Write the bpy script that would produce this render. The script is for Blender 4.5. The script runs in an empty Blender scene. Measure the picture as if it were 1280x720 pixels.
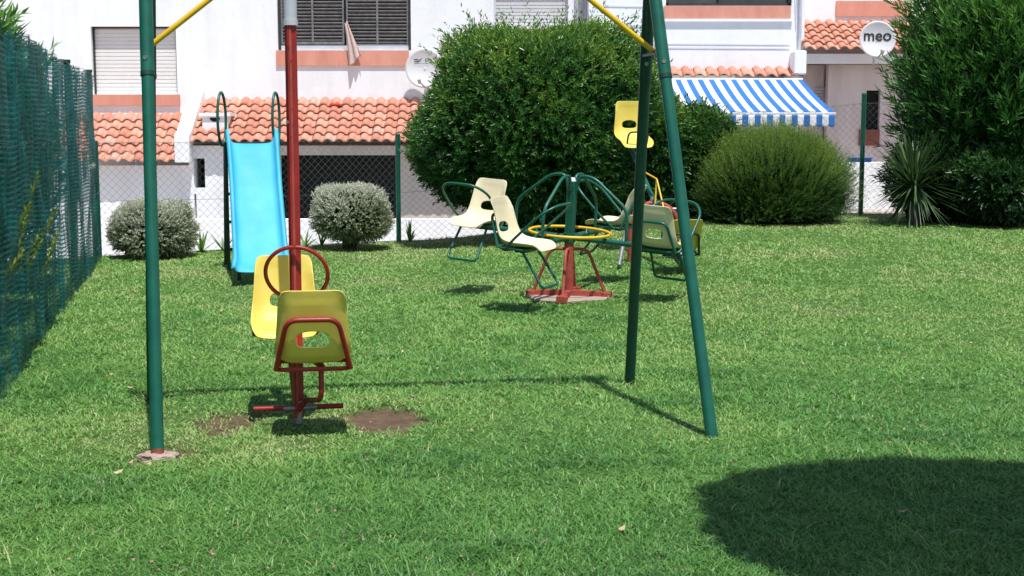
import bpy, bmesh, math, random
import numpy as np
from mathutils import Vector, Matrix
R = math.radians
random.seed(7); rng = np.random.default_rng(11)
scene = bpy.context.scene
COL = scene.collection

# ------------------------------------------------------------------ camera maths
F = 1700.0; TH = math.atan(210/F); CZ = 1.55
def at(px, py, y):
    """world point on the vertical plane Y=y seen at photo pixel px,py"""
    a = (px-640)/F; b = (360-py)/F
    dy = math.cos(TH) + b*math.sin(TH); dz = -math.sin(TH) + b*math.cos(TH)
    t = y/dy
    return Vector((a*t, y, CZ+dz*t))
def ss(t): t = min(1, max(0, t)); return t*t*(3-2*t)
def ssn(t): t = np.clip(t, 0, 1); return t*t*(3-2*t)
def ground_h(x, y): return .30*ss((x+1.5)/3.8)*ss((y-9)/8)
def ground_hn(x, y): return .30*ssn((x+1.5)/3.8)*ssn((y-9)/8)
def G(px, py):
    y = 8.0
    for _ in range(60):
        p = at(px, py, y)
        y += (p.z-ground_h(p.x, y))*3.0
        y = max(3, min(22, y))
    p = at(px, py, y); p.z = ground_h(p.x, p.y); return p
EDGE = [(-40, 13.0), (-6, 14.7), (-4.7, 15.5), (-1.45, 17.45), (2.4, 18.05), (4.55, 18.25), (8, 18.35), (40, 19)]
def lawn_edge(x): return np.interp(x, [e[0] for e in EDGE], [e[1] for e in EDGE])

# ------------------------------------------------------------------ object helpers
def tag(o, label=None, cat=None, group=None, kind=None):
    if label: o['label'] = label
    if cat: o['category'] = cat
    if group: o['group'] = group
    if kind: o['kind'] = kind
    return o
def empty(name, loc, label, cat, rz=0, group=None):
    o = bpy.data.objects.new(name, None); COL.objects.link(o)
    o.location = loc; o.rotation_euler = (0, 0, rz); o.empty_display_size = .1
    return tag(o, label, cat, group)
def link(name, me, mat, parent=None, loc=None):
    o = bpy.data.objects.new(name, me); COL.objects.link(o)
    if mat is not None:
        for m in (mat if isinstance(mat, (list, tuple)) else [mat]): me.materials.append(m)
    if parent is not None: o.parent = parent
    if loc is not None: o.location = loc
    return o
class MB:
    """gathers shapes of one mesh"""
    def __init__(s): s.v = []; s.f = []; s.sm = []; s.mi = []
    def add(s, vs, fs, smooth=False, mi=0):
        n = len(s.v); s.v += [tuple(p) for p in vs]
        for f in fs: s.f.append(tuple(i+n for i in f)); s.sm.append(smooth); s.mi.append(mi)
        return s
    def box(s, a, b, mat=None, mi=0):
        x0, y0, z0 = a; x1, y1, z1 = b
        vs = [(x0,y0,z0),(x1,y0,z0),(x1,y1,z0),(x0,y1,z0),(x0,y0,z1),(x1,y0,z1),(x1,y1,z1),(x0,y1,z1)]
        if mat is not None: vs = [mat @ Vector(v) for v in vs]
        return s.add(vs, [(3,2,1,0),(4,5,6,7),(0,1,5,4),(1,2,6,5),(2,3,7,6),(3,0,4,7)], False, mi)
    def beam(s, p, q, w, d, roll=0, mi=0):
        """rectangular bar from p to q"""
        p = Vector(p); q = Vector(q); L = (q-p).length
        z = (q-p).normalized(); x = z.cross(Vector((0,0,1)))
        if x.length < 1e-3: x = Vector((1,0,0))
        x.normalize(); y = z.cross(x)
        M = Matrix((( x.x,y.x,z.x,p.x),(x.y,y.y,z.y,p.y),(x.z,y.z,z.z,p.z),(0,0,0,1))) @ Matrix.Rotation(roll, 4, 'Z')
        return s.box((-w/2,-d/2,0),(w/2,d/2,L), M, mi)
    def tube(s, pts, r, n=10, closed=False, mi=0, cap=True):
        P = [Vector(p) for p in pts]; N = len(P)
        rr = r if isinstance(r, (list, tuple)) else [r]*N
        T = []
        for i in range(N):
            if closed: t = P[(i+1)%N]-P[i-1]
            else: t = P[min(i+1,N-1)]-P[max(i-1,0)]
            T.append(t.normalized())
        u = T[0].orthogonal().normalized(); vs = []
        for i in range(N):
            u = (u - T[i]*u.dot(T[i])).normalized(); w = T[i].cross(u)
            for k in range(n):
                a = 2*math.pi*k/n; vs.append(P[i]+(u*math.cos(a)+w*math.sin(a))*rr[i])
        fs = []
        if closed:
            # align seam
            e0 = vs[0]-P[0]; best = min(range(n), key=lambda k: ((vs[(N-1)*n+k]-P[N-1])-e0).length)
        for i in range(N-1 if not closed else N):
            for k in range(n):
                j = (i+1)%N; sh = 0
                if closed and i == N-1:
                    a = i*n+(k+best)%n; b = i*n+(k+1+best)%n
                    fs.append((a, b, (k+1)%n, k)); continue
                fs.append((i*n+k, i*n+(k+1)%n, j*n+(k+1)%n, j*n+k))
        s.add(vs, fs, True, mi)
        if not closed and cap:
            s.add(vs[:n], [tuple(range(n-1,-1,-1))], False, mi)
            s.add(vs[-n:], [tuple(range(n))], False, mi)
        return s
    def build(s, name, mat, parent=None, loc=None, bevel=0):
        me = bpy.data.meshes.new(name); me.from_pydata(s.v, [], s.f)
        me.polygons.foreach_set('use_smooth', s.sm)
        o = link(name, me, mat, parent, loc)
        me.polygons.foreach_set('material_index', s.mi)
        me.update()
        if bevel:
            b = o.modifiers.new('bevel', 'BEVEL'); b.width = bevel; b.segments = 2; b.limit_method = 'ANGLE'
        return o
def fillet(pts, r, n=6, closed=False):
    P = [Vector(p) for p in pts]; out = []; N = len(P)
    for i in range(N):
        if not closed and i in (0, N-1): out.append(P[i]); continue
        a = P[i-1]; b = P[i]; c = P[(i+1)%N]
        da = a-b; dc = c-b; k = min(r, da.length*.48, dc.length*.48)
        s = b+da.normalized()*k; e = b+dc.normalized()*k
        for j in range(n+1):
            t = j/n; out.append(s*(1-t)**2 + b*2*t*(1-t) + e*t*t)
    return out
def npmesh(name, verts, faces, k, mat, parent=None, attrs=None, smooth=False):
    """fast mesh: verts (N,3), faces (M,k)"""
    me = bpy.data.meshes.new(name)
    me.vertices.add(len(verts)); me.vertices.foreach_set('co', verts.astype(np.float32).ravel())
    me.loops.add(faces.size); me.loops.foreach_set('vertex_index', faces.astype(np.int32).ravel())
    me.polygons.add(len(faces)); me.polygons.foreach_set('loop_start', np.arange(0, faces.size, k, dtype=np.int32))
    if smooth: me.polygons.foreach_set('use_smooth', np.ones(len(faces), bool))
    for an, av in (attrs or {}).items():
        a = me.attributes.new(an, 'FLOAT', 'POINT'); a.data.foreach_set('value', av.astype(np.float32))
    me.update(calc_edges=True)
    return link(name, me, mat, parent)

# ------------------------------------------------------------------ materials
def newmat(name):
    m = bpy.data.materials.new(name); m.use_nodes = True; nt = m.node_tree
    return m, nt, nt.nodes['Principled BSDF'], nt.nodes, nt.links
def setp(b, **k):
    for a, v in k.items(): b.inputs[a.replace('_', ' ')].default_value = v
def c4(c): return (c[0], c[1], c[2], 1)
def ramp(nd, stops):
    r = nd.new('ShaderNodeValToRGB'); e = r.color_ramp.elements
    while len(e) < len(stops): e.new(.5)
    for i, (p, c) in enumerate(stops): e[i].position = p; e[i].color = c4(c)
    return r
def noise(nd, ln, scale, detail=4, co='Object', rough=.6, stretch=None):
    tc = nd.new('ShaderNodeTexCoord'); n = nd.new('ShaderNodeTexNoise')
    n.inputs['Scale'].default_value = scale; n.inputs['Detail'].default_value = detail; n.inputs['Roughness'].default_value = rough
    if stretch:
        mp = nd.new('ShaderNodeMapping'); mp.inputs['Scale'].default_value = stretch
        ln.new(tc.outputs[co], mp.inputs[0]); ln.new(mp.outputs[0], n.inputs['Vector'])
    else: ln.new(tc.outputs[co], n.inputs['Vector'])
    return n
def mottled(name, ca, cb, scale=6, rough=.6, bump=.0, bscale=40, metal=0, spots=None, spscale=30, sppos=.68, coat=0, stretch=None, spec=.5):
    m, nt, b, nd, ln = newmat(name)
    n = noise(nd, ln, scale, 6, stretch=stretch); r = ramp(nd, [(.32, ca), (.68, cb)])
    ln.new(n.outputs['Fac'], r.inputs[0]); out = r.outputs[0]
    if spots:
        n2 = noise(nd, ln, spscale, 5, rough=.7); r2 = ramp(nd, [(sppos, (0,0,0)), (sppos+.04, (1,1,1))])
        ln.new(n2.outputs['Fac'], r2.inputs[0])
        mx = nd.new('ShaderNodeMix'); mx.data_type = 'RGBA'; ln.new(r2.outputs[0], mx.inputs[0])
        ln.new(out, mx.inputs[6]); mx.inputs[7].default_value = c4(spots); out = mx.outputs[2]
    ln.new(out, b.inputs['Base Color'])
    setp(b, Roughness=rough, Metallic=metal, Coat_Weight=coat); b.inputs['Specular IOR Level'].default_value = spec
    nr = noise(nd, ln, scale*3, 4); mr = nd.new('ShaderNodeMapRange'); mr.inputs[3].default_value = rough*.8; mr.inputs[4].default_value = min(1, rough*1.25)
    ln.new(nr.outputs['Fac'], mr.inputs[0]); ln.new(mr.outputs[0], b.inputs['Roughness'])
    if bump:
        nb = noise(nd, ln, bscale, 5); bp = nd.new('ShaderNodeBump'); bp.inputs['Strength'].default_value = bump; bp.inputs['Distance'].default_value = .01
        ln.new(nb.outputs['Fac'], bp.inputs['Height']); ln.new(bp.outputs[0], b.inputs['Normal'])
    return m
def leafmat(name, cols, rough=.4, trans=.3, spec=.5):
    """cols: list of stops driven by the per-leaf 'tint' attribute"""
    m, nt, b, nd, ln = newmat(name)
    at_ = nd.new('ShaderNodeAttribute'); at_.attribute_name = 'tint'
    r = ramp(nd, cols); ln.new(at_.outputs['Fac'], r.inputs[0]); ln.new(r.outputs[0], b.inputs['Base Color'])
    setp(b, Roughness=rough); b.inputs['Specular IOR Level'].default_value = spec
    t = nd.new('ShaderNodeBsdfTranslucent'); hs = nd.new('ShaderNodeHueSaturation'); hs.inputs['Value'].default_value = 1.5; hs.inputs['Saturation'].default_value = 1.1
    hs.inputs['Hue'].default_value = .49
    ln.new(r.outputs[0], hs.inputs['Color']); ln.new(hs.outputs[0], t.inputs[0])
    mx = nd.new('ShaderNodeMixShader'); mx.inputs[0].default_value = trans
    ln.new(b.outputs[0], mx.inputs[1]); ln.new(t.outputs[0], mx.inputs[2]); ln.new(mx.outputs[0], nd['Material Output'].inputs[0])
    return m

M = {}
M['green'] = mottled('green_paint', (.004,.085,.056), (.010,.125,.082), 9, .36, .05, 60, spots=(.06,.075,.055), spscale=38, sppos=.69)
M['shadegreen'] = mottled('shaded_green_paint', (.003,.042,.028), (.006,.062,.042), 9, .4, .05, 60, spots=(.03,.03,.02), spscale=38, sppos=.70)  # darker copy of the green: shade of the rear legs put into the colour
M['darkgreen'] = mottled('dark_green_paint', (.006,.035,.024), (.01,.05,.035), 9, .4, .05, 60)
M['red'] = mottled('red_paint', (.24,.012,.010), (.36,.022,.018), 7, .42, .06, 60, spots=(.07,.016,.010), spscale=24, sppos=.61)
M['brick_red'] = mottled('faded_red_paint', (.30,.045,.03), (.42,.085,.055), 9, .55, .1, 60, spots=(.12,.03,.015), spscale=22, sppos=.6)
M['yellow'] = mottled('yellow_paint', (.72,.42,.012), (.80,.52,.02), 9, .4, .04, 60, spots=(.3,.16,.03), spscale=40, sppos=.74)
M['steel'] = mottled('worn_steel', (.22,.24,.25), (.34,.36,.36), 20, .45, .1, 80, metal=.6)
M['rust'] = mottled('rusty_steel', (.12,.035,.015), (.28,.10,.05), 30, .8, .2, 80)
M['seat_yellow'] = mottled('yellow_plastic', (.72,.56,.085), (.80,.66,.16), 5, .48, .05, 90, spots=(.52,.40,.10), spscale=12, sppos=.66)
M['seat_yellow_shaded'] = mottled('shaded_yellow_plastic', (.58,.45,.05), (.66,.53,.08), 5, .5, .05, 90)  # yellow plastic darkened to carry the shade on the lowered seat
M['seat_cream'] = mottled('cream_plastic', (.72,.63,.41), (.80,.72,.52), 6, .52, .05, 90, spots=(.48,.44,.30), spscale=14, sppos=.64)
M['blue'] = mottled('sky_blue_plastic', (.045,.41,.64), (.085,.51,.71), 2.2, .62, .04, 30, stretch=(1,1,.5))
M['white_wall'] = mottled('white_render', (.86,.87,.89), (.90,.90,.91), 1.2, .9, .12, 60, spec=.2)
M['shaded_wall'] = mottled('shaded_white_render', (.62,.58,.52), (.70,.66,.60), 1.5, .9, .12, 60, spec=.2)
M['pink_wall'] = mottled('pinkish_render', (.68,.58,.57), (.74,.65,.63), 1.5, .9, .12, 60, spec=.2)
M['sill'] = mottled('salmon_tile', (.66,.27,.19), (.76,.36,.26), 5, .6, .1, 60, stretch=(1,1,.3))
M['dark'] = mottled('dark_interior', (.006,.006,.007), (.012,.012,.013), 3, .9)  # near-black colour stands in for the shade inside porch and openings
M['grey_wood'] = mottled('weathered_louvre', (.13,.13,.135), (.24,.24,.24), 12, .7, .1, 80)
M['black_wood'] = mottled('dark_frame', (.02,.02,.022), (.04,.04,.04), 12, .6, .1, 80)
M['shutter'] = mottled('roller_shutter', (.82,.80,.78), (.86,.85,.83), 2, .55)
M['shutter_white'] = mottled('white_roller_shutter', (.62,.62,.63), (.70,.70,.71), 2, .5)
M['glass'] = mottled('window_glass', (.05,.055,.055), (.10,.10,.09), 2, .15)
M['concrete'] = mottled('pinkish_concrete', (.33,.24,.20), (.46,.36,.30), 18, .95, .5, 60, spots=(.25,.19,.15), spscale=40, sppos=.6)
M['dish'] = mottled('dish_white', (.68,.68,.69), (.76,.76,.77), 2, .45)
M['ink'] = mottled('dark_print', (.015,.015,.02), (.03,.03,.035), 20, .6)
M['ink_grey'] = mottled('grey_print', (.06,.06,.07), (.10,.10,.11), 20, .6)
M['pipe'] = mottled('grey_pipe', (.50,.51,.56), (.60,.61,.66), 5, .6)
M['cable'] = mottled('pale_cable', (.62,.66,.75), (.70,.74,.80), 5, .6)
M['bark'] = mottled('bark', (.05,.04,.028), (.12,.095,.07), 25, .95, .6, 60)
M['wire'] = mottled('green_wire', (.07,.12,.10), (.12,.17,.15), 20, .5)
M['petal'] = mottled('fallen_petals', (.30,.12,.12), (.48,.24,.22), 60, .8)
M['cloth'] = mottled('pink_cloth', (.60,.44,.40), (.72,.58,.54), 20, .9, .3, 60)
M['redcloth'] = mottled('red_cloth', (.60,.06,.04), (.72,.10,.08), 20, .9)
M['paving'] = mottled('pink_paving', (.42,.35,.31), (.55,.47,.42), 5, .95, .3, 50)
M['core'] = mottled('inner_shade', (.003,.006,.003), (.008,.014,.006), 14, 1, .5, 20, spec=0)  # near-black colour paints the shade deep inside the bushes
M['bluebox'] = mottled('blue_plastic', (.02,.12,.42), (.03,.16,.5), 5, .5)
M['redbrown'] = mottled('red_brown_wood', (.20,.05,.035), (.28,.08,.05), 8, .6)
M['leaf_pit'] = leafmat('pittosporum_leaves', [(0,(.012,.050,.012)),(.45,(.035,.125,.026)),(.75,(.09,.22,.04)),(1,(.22,.34,.06))], .33, .22)
M['leaf_dark'] = leafmat('dark_leaves', [(0,(.010,.035,.010)),(.6,(.030,.10,.022)),(1,(.10,.22,.045))], .38, .22)
M['leaf_ole'] = leafmat('oleander_leaves', [(0,(.012,.045,.014)),(.5,(.045,.150,.035)),(1,(.16,.34,.07))], .38, .22)
M['leaf_rose'] = leafmat('needle_leaves', [(0,(.016,.045,.010)),(.5,(.070,.165,.028)),(1,(.23,.33,.06))], .6, .25)
M['leaf_grey'] = leafmat('grey_leaves', [(0,(.12,.15,.06)),(.35,(.28,.32,.19)),(.7,(.54,.56,.45)),(1,(.70,.70,.60))], .75, .15)
M['leaf_agave'] = leafmat('strap_leaves', [(0,(.05,.13,.025)),(1,(.16,.30,.06))], .45, .25)
M['leaf_yucca'] = leafmat('sword_leaves', [(0,(.022,.055,.02)),(1,(.10,.17,.065))], .45, .15)
M['leaf_lime'] = leafmat('fresh_leaves', [(0,(.06,.13,.02)),(1,(.22,.30,.05))], .5, .3)
M['flower'] = leafmat('white_flowers', [(0,(.62,.60,.48)),(1,(.80,.78,.70))], .7, .3)

def wall_mat(name, c, dirt):
    m, nt, b, nd, ln = newmat(name)
    n = noise(nd, ln, 1.6, 7, stretch=(1.6,1.6,.28), rough=.65); r = ramp(nd, [(.36,dirt),(.52,c)]); ln.new(n.outputs['Fac'], r.inputs[0])
    n2 = noise(nd, ln, .7, 4); r2 = ramp(nd, [(.3,(.955,.955,.955)),(.7,(1,1,1))]); ln.new(n2.outputs['Fac'], r2.inputs[0])
    mu = nd.new('ShaderNodeMix'); mu.data_type='RGBA'; mu.blend_type='MULTIPLY'; mu.inputs[0].default_value=1; ln.new(r.outputs[0], mu.inputs[6]); ln.new(r2.outputs[0], mu.inputs[7])
    ln.new(mu.outputs[2], b.inputs['Base Color']); setp(b, Roughness=.9); b.inputs['Specular IOR Level'].default_value=.2
    nb = noise(nd, ln, 45, 6); bp = nd.new('ShaderNodeBump'); bp.inputs['Strength'].default_value=.22; bp.inputs['Distance'].default_value=.01
    nc = noise(nd, ln, 3, 3); ad = nd.new('ShaderNodeMath'); ad.operation='MULTIPLY_ADD'; ad.inputs[1].default_value=3; ln.new(nc.outputs['Fac'], ad.inputs[0]); ln.new(nb.outputs['Fac'], ad.inputs[2])
    ln.new(ad.outputs[0], bp.inputs['Height']); ln.new(bp.outputs[0], b.inputs['Normal']); return m
M['white_wall'] = wall_mat('white_render', (.925,.95,.975), (.87,.885,.89))
M['shaded_wall'] = wall_mat('shaded_white_render', (.70,.66,.60), (.60,.55,.48))  # white render under the eave, darkened to hold its shade
M['pink_wall'] = wall_mat('pinkish_render', (.76,.67,.66), (.68,.58,.56))
# striped awning cloth
def awning_mat(name, xs0, period, axis='X'):
    m, nt, b, nd, ln = newmat(name)
    tc = nd.new('ShaderNodeTexCoord'); sp = nd.new('ShaderNodeSeparateXYZ'); ln.new(tc.outputs['Object'], sp.inputs[0])
    a = nd.new('ShaderNodeMath'); a.operation = 'MULTIPLY_ADD'; a.inputs[1].default_value = 1/period; a.inputs[2].default_value = 50+xs0; ln.new(sp.outputs[0], a.inputs[0])
    f = nd.new('ShaderNodeMath'); f.operation = 'FRACT'; ln.new(a.outputs[0], f.inputs[0])
    g = nd.new('ShaderNodeMath'); g.operation = 'GREATER_THAN'; g.inputs[1].default_value = .5; ln.new(f.outputs[0], g.inputs[0])
    mx = nd.new('ShaderNodeMix'); mx.data_type = 'RGBA'; ln.new(g.outputs[0], mx.inputs[0])
    mx.inputs[6].default_value = (.80,.81,.80,1); mx.inputs[7].default_value = (.022,.165,.50,1)
    n = noise(nd, ln, 5, 5); r = ramp(nd, [(.3,(.88,.88,.86)),(.7,(1,1,1))]); ln.new(n.outputs['Fac'], r.inputs[0])
    mu = nd.new('ShaderNodeMix'); mu.data_type = 'RGBA'; mu.blend_type = 'MULTIPLY'; mu.inputs[0].default_value = 1
    ln.new(mx.outputs[2], mu.inputs[6]); ln.new(r.outputs[0], mu.inputs[7]); ln.new(mu.outputs[2], b.inputs['Base Color'])
    setp(b, Roughness=.85)
    return m
M['awning'] = awning_mat('striped_canvas', 0.0, .195)

# lawn soil / thatch under the blades, with the two bare patches
BARE = [(G(478, 524), .235, .34), (G(284, 528), .20, .30), (G(184, 493), .09, .09), (G(197,570), .17, .16)]
def lawn_mat():
    m, nt, b, nd, ln = newmat('lawn_thatch')
    n = noise(nd, ln, 9, 8, rough=.75); r = ramp(nd, [(.3,(.030,.075,.016)),(.55,(.07,.15,.032)),(.75,(.14,.19,.06))]); ln.new(n.outputs['Fac'], r.inputs[0])
    nso = noise(nd, ln, 14, 8, rough=.75); rs = ramp(nd, [(.3,(.085,.052,.034)),(.7,(.19,.125,.085))]); ln.new(nso.outputs['Fac'], rs.inputs[0])
    a = nd.new('ShaderNodeAttribute'); a.attribute_name = 'bare'
    mx = nd.new('ShaderNodeMix'); mx.data_type = 'RGBA'; ln.new(a.outputs['Fac'], mx.inputs[0]); ln.new(r.outputs[0], mx.inputs[6]); ln.new(rs.outputs[0], mx.inputs[7])
    ln.new(mx.outputs[2], b.inputs['Base Color']); setp(b, Roughness=.95); b.inputs['Specular IOR Level'].default_value = .15
    nb = noise(nd, ln, 50, 8, rough=.75); bp = nd.new('ShaderNodeBump'); bp.inputs['Strength'].default_value = .5; bp.inputs['Distance'].default_value = .02
    ln.new(nb.outputs['Fac'], bp.inputs['Height']); ln.new(bp.outputs[0], b.inputs['Normal'])
    return m
M['lawn'] = lawn_mat()

# smooth 2-d value noise for scattering
def vnoise(x, y, s, seed=0):
    x = x*s+1000; y = y*s+1000; xi = np.floor(x).astype(np.int64); yi = np.floor(y).astype(np.int64); fx = x-xi; fy = y-yi
    fx = fx*fx*(3-2*fx); fy = fy*fy*(3-2*fy)
    def h(a, b):
        n = (a*374761393 + b*668265263 + seed*144665) & 0x7fffffff
        n = ((n ^ (n >> 13))*1274126177) & 0x7fffffff
        return ((n ^ (n >> 16)) & 0xffff)/65535.0
    return (h(xi,yi)*(1-fx)+h(xi+1,yi)*fx)*(1-fy)+(h(xi,yi+1)*(1-fx)+h(xi+1,yi+1)*fx)*fy
def bare_mask(x, y):
    b = np.zeros_like(x)
    wob = .42+.55*vnoise(x, y, 9, 3)+.55*vnoise(x, y, 30, 4)
    for i, (c, rx, ry) in enumerate(BARE):
        d = np.sqrt(((x-c.x)/rx)**2+((y-c.y)/ry)**2)*wob
        k = (.90 if i == 1 else 1)
        b = np.maximum(b, np.clip((1.05-d)/.35, 0, 1)*k)
    return b

# ------------------------------------------------------------------ the ground
def build_lawn():
    xs = np.unique(np.concatenate([np.arange(-14, -4, .5), np.arange(-4, 3, .04), np.arange(3, 14.1, .5)]))
    t = np.unique(np.concatenate([np.linspace(0, .6, 12), np.linspace(.6, .76, 80), np.linspace(.76, 1, 40)]))
    X, Tt = np.meshgrid(xs, t); ye = lawn_edge(X)+.12; Y = -14+(ye+14)*Tt
    Z = ground_hn(X, Y)+ .012*(vnoise(X, Y, 1.2)-.5) - .03*bare_mask(X, Y)
    V = np.stack([X, Y, Z], -1).reshape(-1, 3); nx = len(xs); ny = len(t)
    i = np.arange(nx*ny).reshape(ny, nx)
    Fc = np.stack([i[:-1,:-1], i[:-1,1:], i[1:,1:], i[1:,:-1]], -1).reshape(-1, 4)
    o = npmesh('lawn', V, Fc, 4, M['lawn'], attrs={'bare': bare_mask(X, Y).ravel()}, smooth=True)
    tag(o, 'mown green lawn of the playground', None, None, 'structure')
build_lawn()
def build_ground():
    xs = np.array(sorted(set([-400,-150,-60,-30,-14.01,-10,400,150,60,30,20,14.01]+list(np.arange(-9, 12, .75)))))
    offs = np.array([0.0, .25, .8, 1.5, 3, 5, 8, 14, 40, 150, 400])
    rows = []; 
    for yy in (-400, -100, -40, -14.02, 0, 8):
        rows.append(np.stack([xs, np.full_like(xs, yy), np.full_like(xs, -.12)], -1))
    for o_ in offs:
        y = lawn_edge(xs)+.05+o_
        low = -1.1+1.3*ssn((xs-1)/4)
        k = ssn(o_/.8)
        z = (ground_hn(xs, y)-.06)*(1-k)+low*k
        rows.append(np.stack([xs, y, z], -1))
    A = np.array(rows); ny, nx, _ = A.shape; i = np.arange(nx*ny).reshape(ny, nx)
    Fc = np.stack([i[:-1,:-1], i[:-1,1:], i[1:,1:], i[1:,:-1]], -1).reshape(-1, 4)
    o = npmesh('ground', A.reshape(-1,3), Fc, 4, M['paving'], smooth=True)
    tag(o, 'paved ground around the houses', None, None, 'structure')
build_ground()

# ------------------------------------------------------------------ grass blades
def grass_mat():
    m, nt, b, nd, ln = newmat('grass_blades')
    a = nd.new('ShaderNodeAttribute'); a.attribute_name = 'tint'
    r = ramp(nd, [(0,(.056,.162,.038)),(.35,(.120,.300,.066)),(.62,(.235,.430,.098)),(.85,(.40,.50,.19)),(1,(.54,.50,.28))]); ln.new(a.outputs['Fac'], r.inputs[0])
    ln.new(r.outputs[0], b.inputs['Base Color']); setp(b, Roughness=.45); b.inputs['Specular IOR Level'].default_value = .45
    t = nd.new('ShaderNodeBsdfTranslucent'); hs = nd.new('ShaderNodeHueSaturation'); hs.inputs['Value'].default_value = 1.3; ln.new(r.outputs[0], hs.inputs['Color']); ln.new(hs.outputs[0], t.inputs[0])
    mx = nd.new('ShaderNodeMixShader'); mx.inputs[0].default_value = .3
    ln.new(b.outputs[0], mx.inputs[1]); ln.new(t.outputs[0], mx.inputs[2]); ln.new(mx.outputs[0], nd['Material Output'].inputs[0])
    return m
M['grass'] = grass_mat()
def build_grass():
    X = []; Y = []
    bands = [(3.9, 5.5, 15000), (5.5, 7, 11500), (7, 9, 7500), (9, 12, 4200), (12, 15, 2600), (15, 18.4, 2000)]
    for y0, y1, dens in bands:
        w0 = -y1*.40-.4; w1 = y1*.42+.4
        n = int((y1-y0)*(w1-w0)*dens); x = rng.uniform(w0, w1, n); y = rng.uniform(y0, y1, n)
        keep = (y < lawn_edge(x)-.02) & (np.abs(x) < .40*y+.35)
        X.append(x[keep]); Y.append(y[keep])
    x = np.concatenate(X); y = np.concatenate(Y)
    clump = vnoise(x, y, 9, 5)*.5+vnoise(x, y, 3.1, 6)*.3+vnoise(x, y, 22, 8)*.2
    # gaps between tufts
    keep = (rng.random(len(x)) < (.55+.8*clump)) & (rng.random(len(x)) > bare_mask(x, y)*1.02)
    x = x[keep]; y = y[keep]; clump = clump[keep]; n = len(x)
    far = np.clip((y-5)/12, 0, 1)
    h = (.013+.020*rng.random(n)**1.3)*(.75+.5*clump)*(1-.10*far)
    tall = rng.random(n) < .03*(clump>.55); h[tall] *= 1.9
    tuft = np.clip((vnoise(x, y, 2.3, 77)*.7+vnoise(x, y, 7, 78)*.3-.66)/.10, 0, 1)
    tuft = np.maximum(tuft, np.clip(1-np.sqrt(((x-.45)/.55)**2+((y-8.1)/.16)**2), 0, 1)*1.2*(vnoise(x,y,9,79)>.4))
    h *= 1+.75*tuft*rng.random(n)
    worn = np.clip(1.25-np.sqrt(((x+1.35)/1.35)**2+((y-6.75)/.85)**2), 0, 1)*(.55+.9*vnoise(x,y,3,88))
    worn = np.maximum(worn, .8*np.clip(1-np.sqrt(((x-.95)/.55)**2+((y-6.8)/.5)**2), 0, 1))
    h *= 1-.45*worn
    w = (.0016+.0016*rng.random(n))*(1+1.7*far)
    base_ang = vnoise(x, y, 5, 9)*2*math.pi*2
    ang = rng.uniform(0,6.28,n)+.6*np.sin(base_ang); lean = h*(.7+1.7*rng.random(n))
    dx = np.cos(ang); dy = np.sin(ang); 
    fa = rng.uniform(0, math.pi, n)*0+ang+math.pi/2+rng.normal(0,.5,n)
    wx = np.cos(fa)*w; wy = np.sin(fa)*w
    z = ground_hn(x, y)-.006
    P = np.empty((n, 5, 3))
    P[:,0] = np.stack([x-wx, y-wy, z], -1); P[:,1] = np.stack([x+wx, y+wy, z], -1)
    mx_ = x+dx*lean*.35; my_ = y+dy*lean*.35; mz = z+h*.62
    P[:,2] = np.stack([mx_+wx*.85, my_+wy*.85, mz], -1); P[:,3] = np.stack([mx_-wx*.85, my_-wy*.85, mz], -1)
    P[:,4] = np.stack([x+dx*lean, y+dy*lean, z+h*.95+.0*h], -1)
    idx = np.arange(n)*5
    F3 = np.stack([idx, idx+1, idx+2, idx, idx+2, idx+3, idx+3, idx+2, idx+4], -1).reshape(-1, 3)
    big = vnoise(x, y, .55, 21)*.55+vnoise(x, y, 1.6, 22)*.45
    patchy = ssn((vnoise(x,y,.8,91)*.6+vnoise(x,y,2.4,92)*.4-.42)/.3)
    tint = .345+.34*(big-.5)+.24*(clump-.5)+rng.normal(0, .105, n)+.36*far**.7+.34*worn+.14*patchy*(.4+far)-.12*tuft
    dry = rng.random(n) < (.02+.05*far+.05*worn); tint[dry] = rng.uniform(.82, 1, dry.sum())
    tint = np.clip(tint, 0, 1)
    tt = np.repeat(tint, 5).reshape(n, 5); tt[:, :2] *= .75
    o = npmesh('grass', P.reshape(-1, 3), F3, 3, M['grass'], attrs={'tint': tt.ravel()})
    tag(o, 'short green grass blades covering the lawn', 'grass', None, 'stuff')
    # fallen petals
    m = 900; fx = rng.uniform(-2.6, 3.2, m*3); fy = 4.3+rng.random(m*3)**1.6*6
    k = (vnoise(fx, fy, 1.1, 40)*.6+vnoise(fx, fy, 4, 41)*.4) > .45; fx = fx[k][:m]; fy = fy[k][:m]; m = len(fx)
    s = .003+.0055*rng.random(m); a = rng.uniform(0, 6.28, m); fz = ground_hn(fx, fy)+.022+.012*rng.random(m)
    Q = np.empty((m, 4, 3))
    for k in range(4):
        q = a+k*math.pi/2; Q[:,k] = np.stack([fx+np.cos(q)*s*(1 if k%2 else .6), fy+np.sin(q)*s*(1 if k%2 else .6), fz+rng.normal(0,.003,m)], -1)
    o = npmesh('fallen_petals', Q.reshape(-1,3), np.arange(m*4).reshape(m,4), 4, M['petal'])
    tag(o, 'tiny pink petals scattered over the near grass', 'petals', None, 'stuff')
build_grass()
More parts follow.
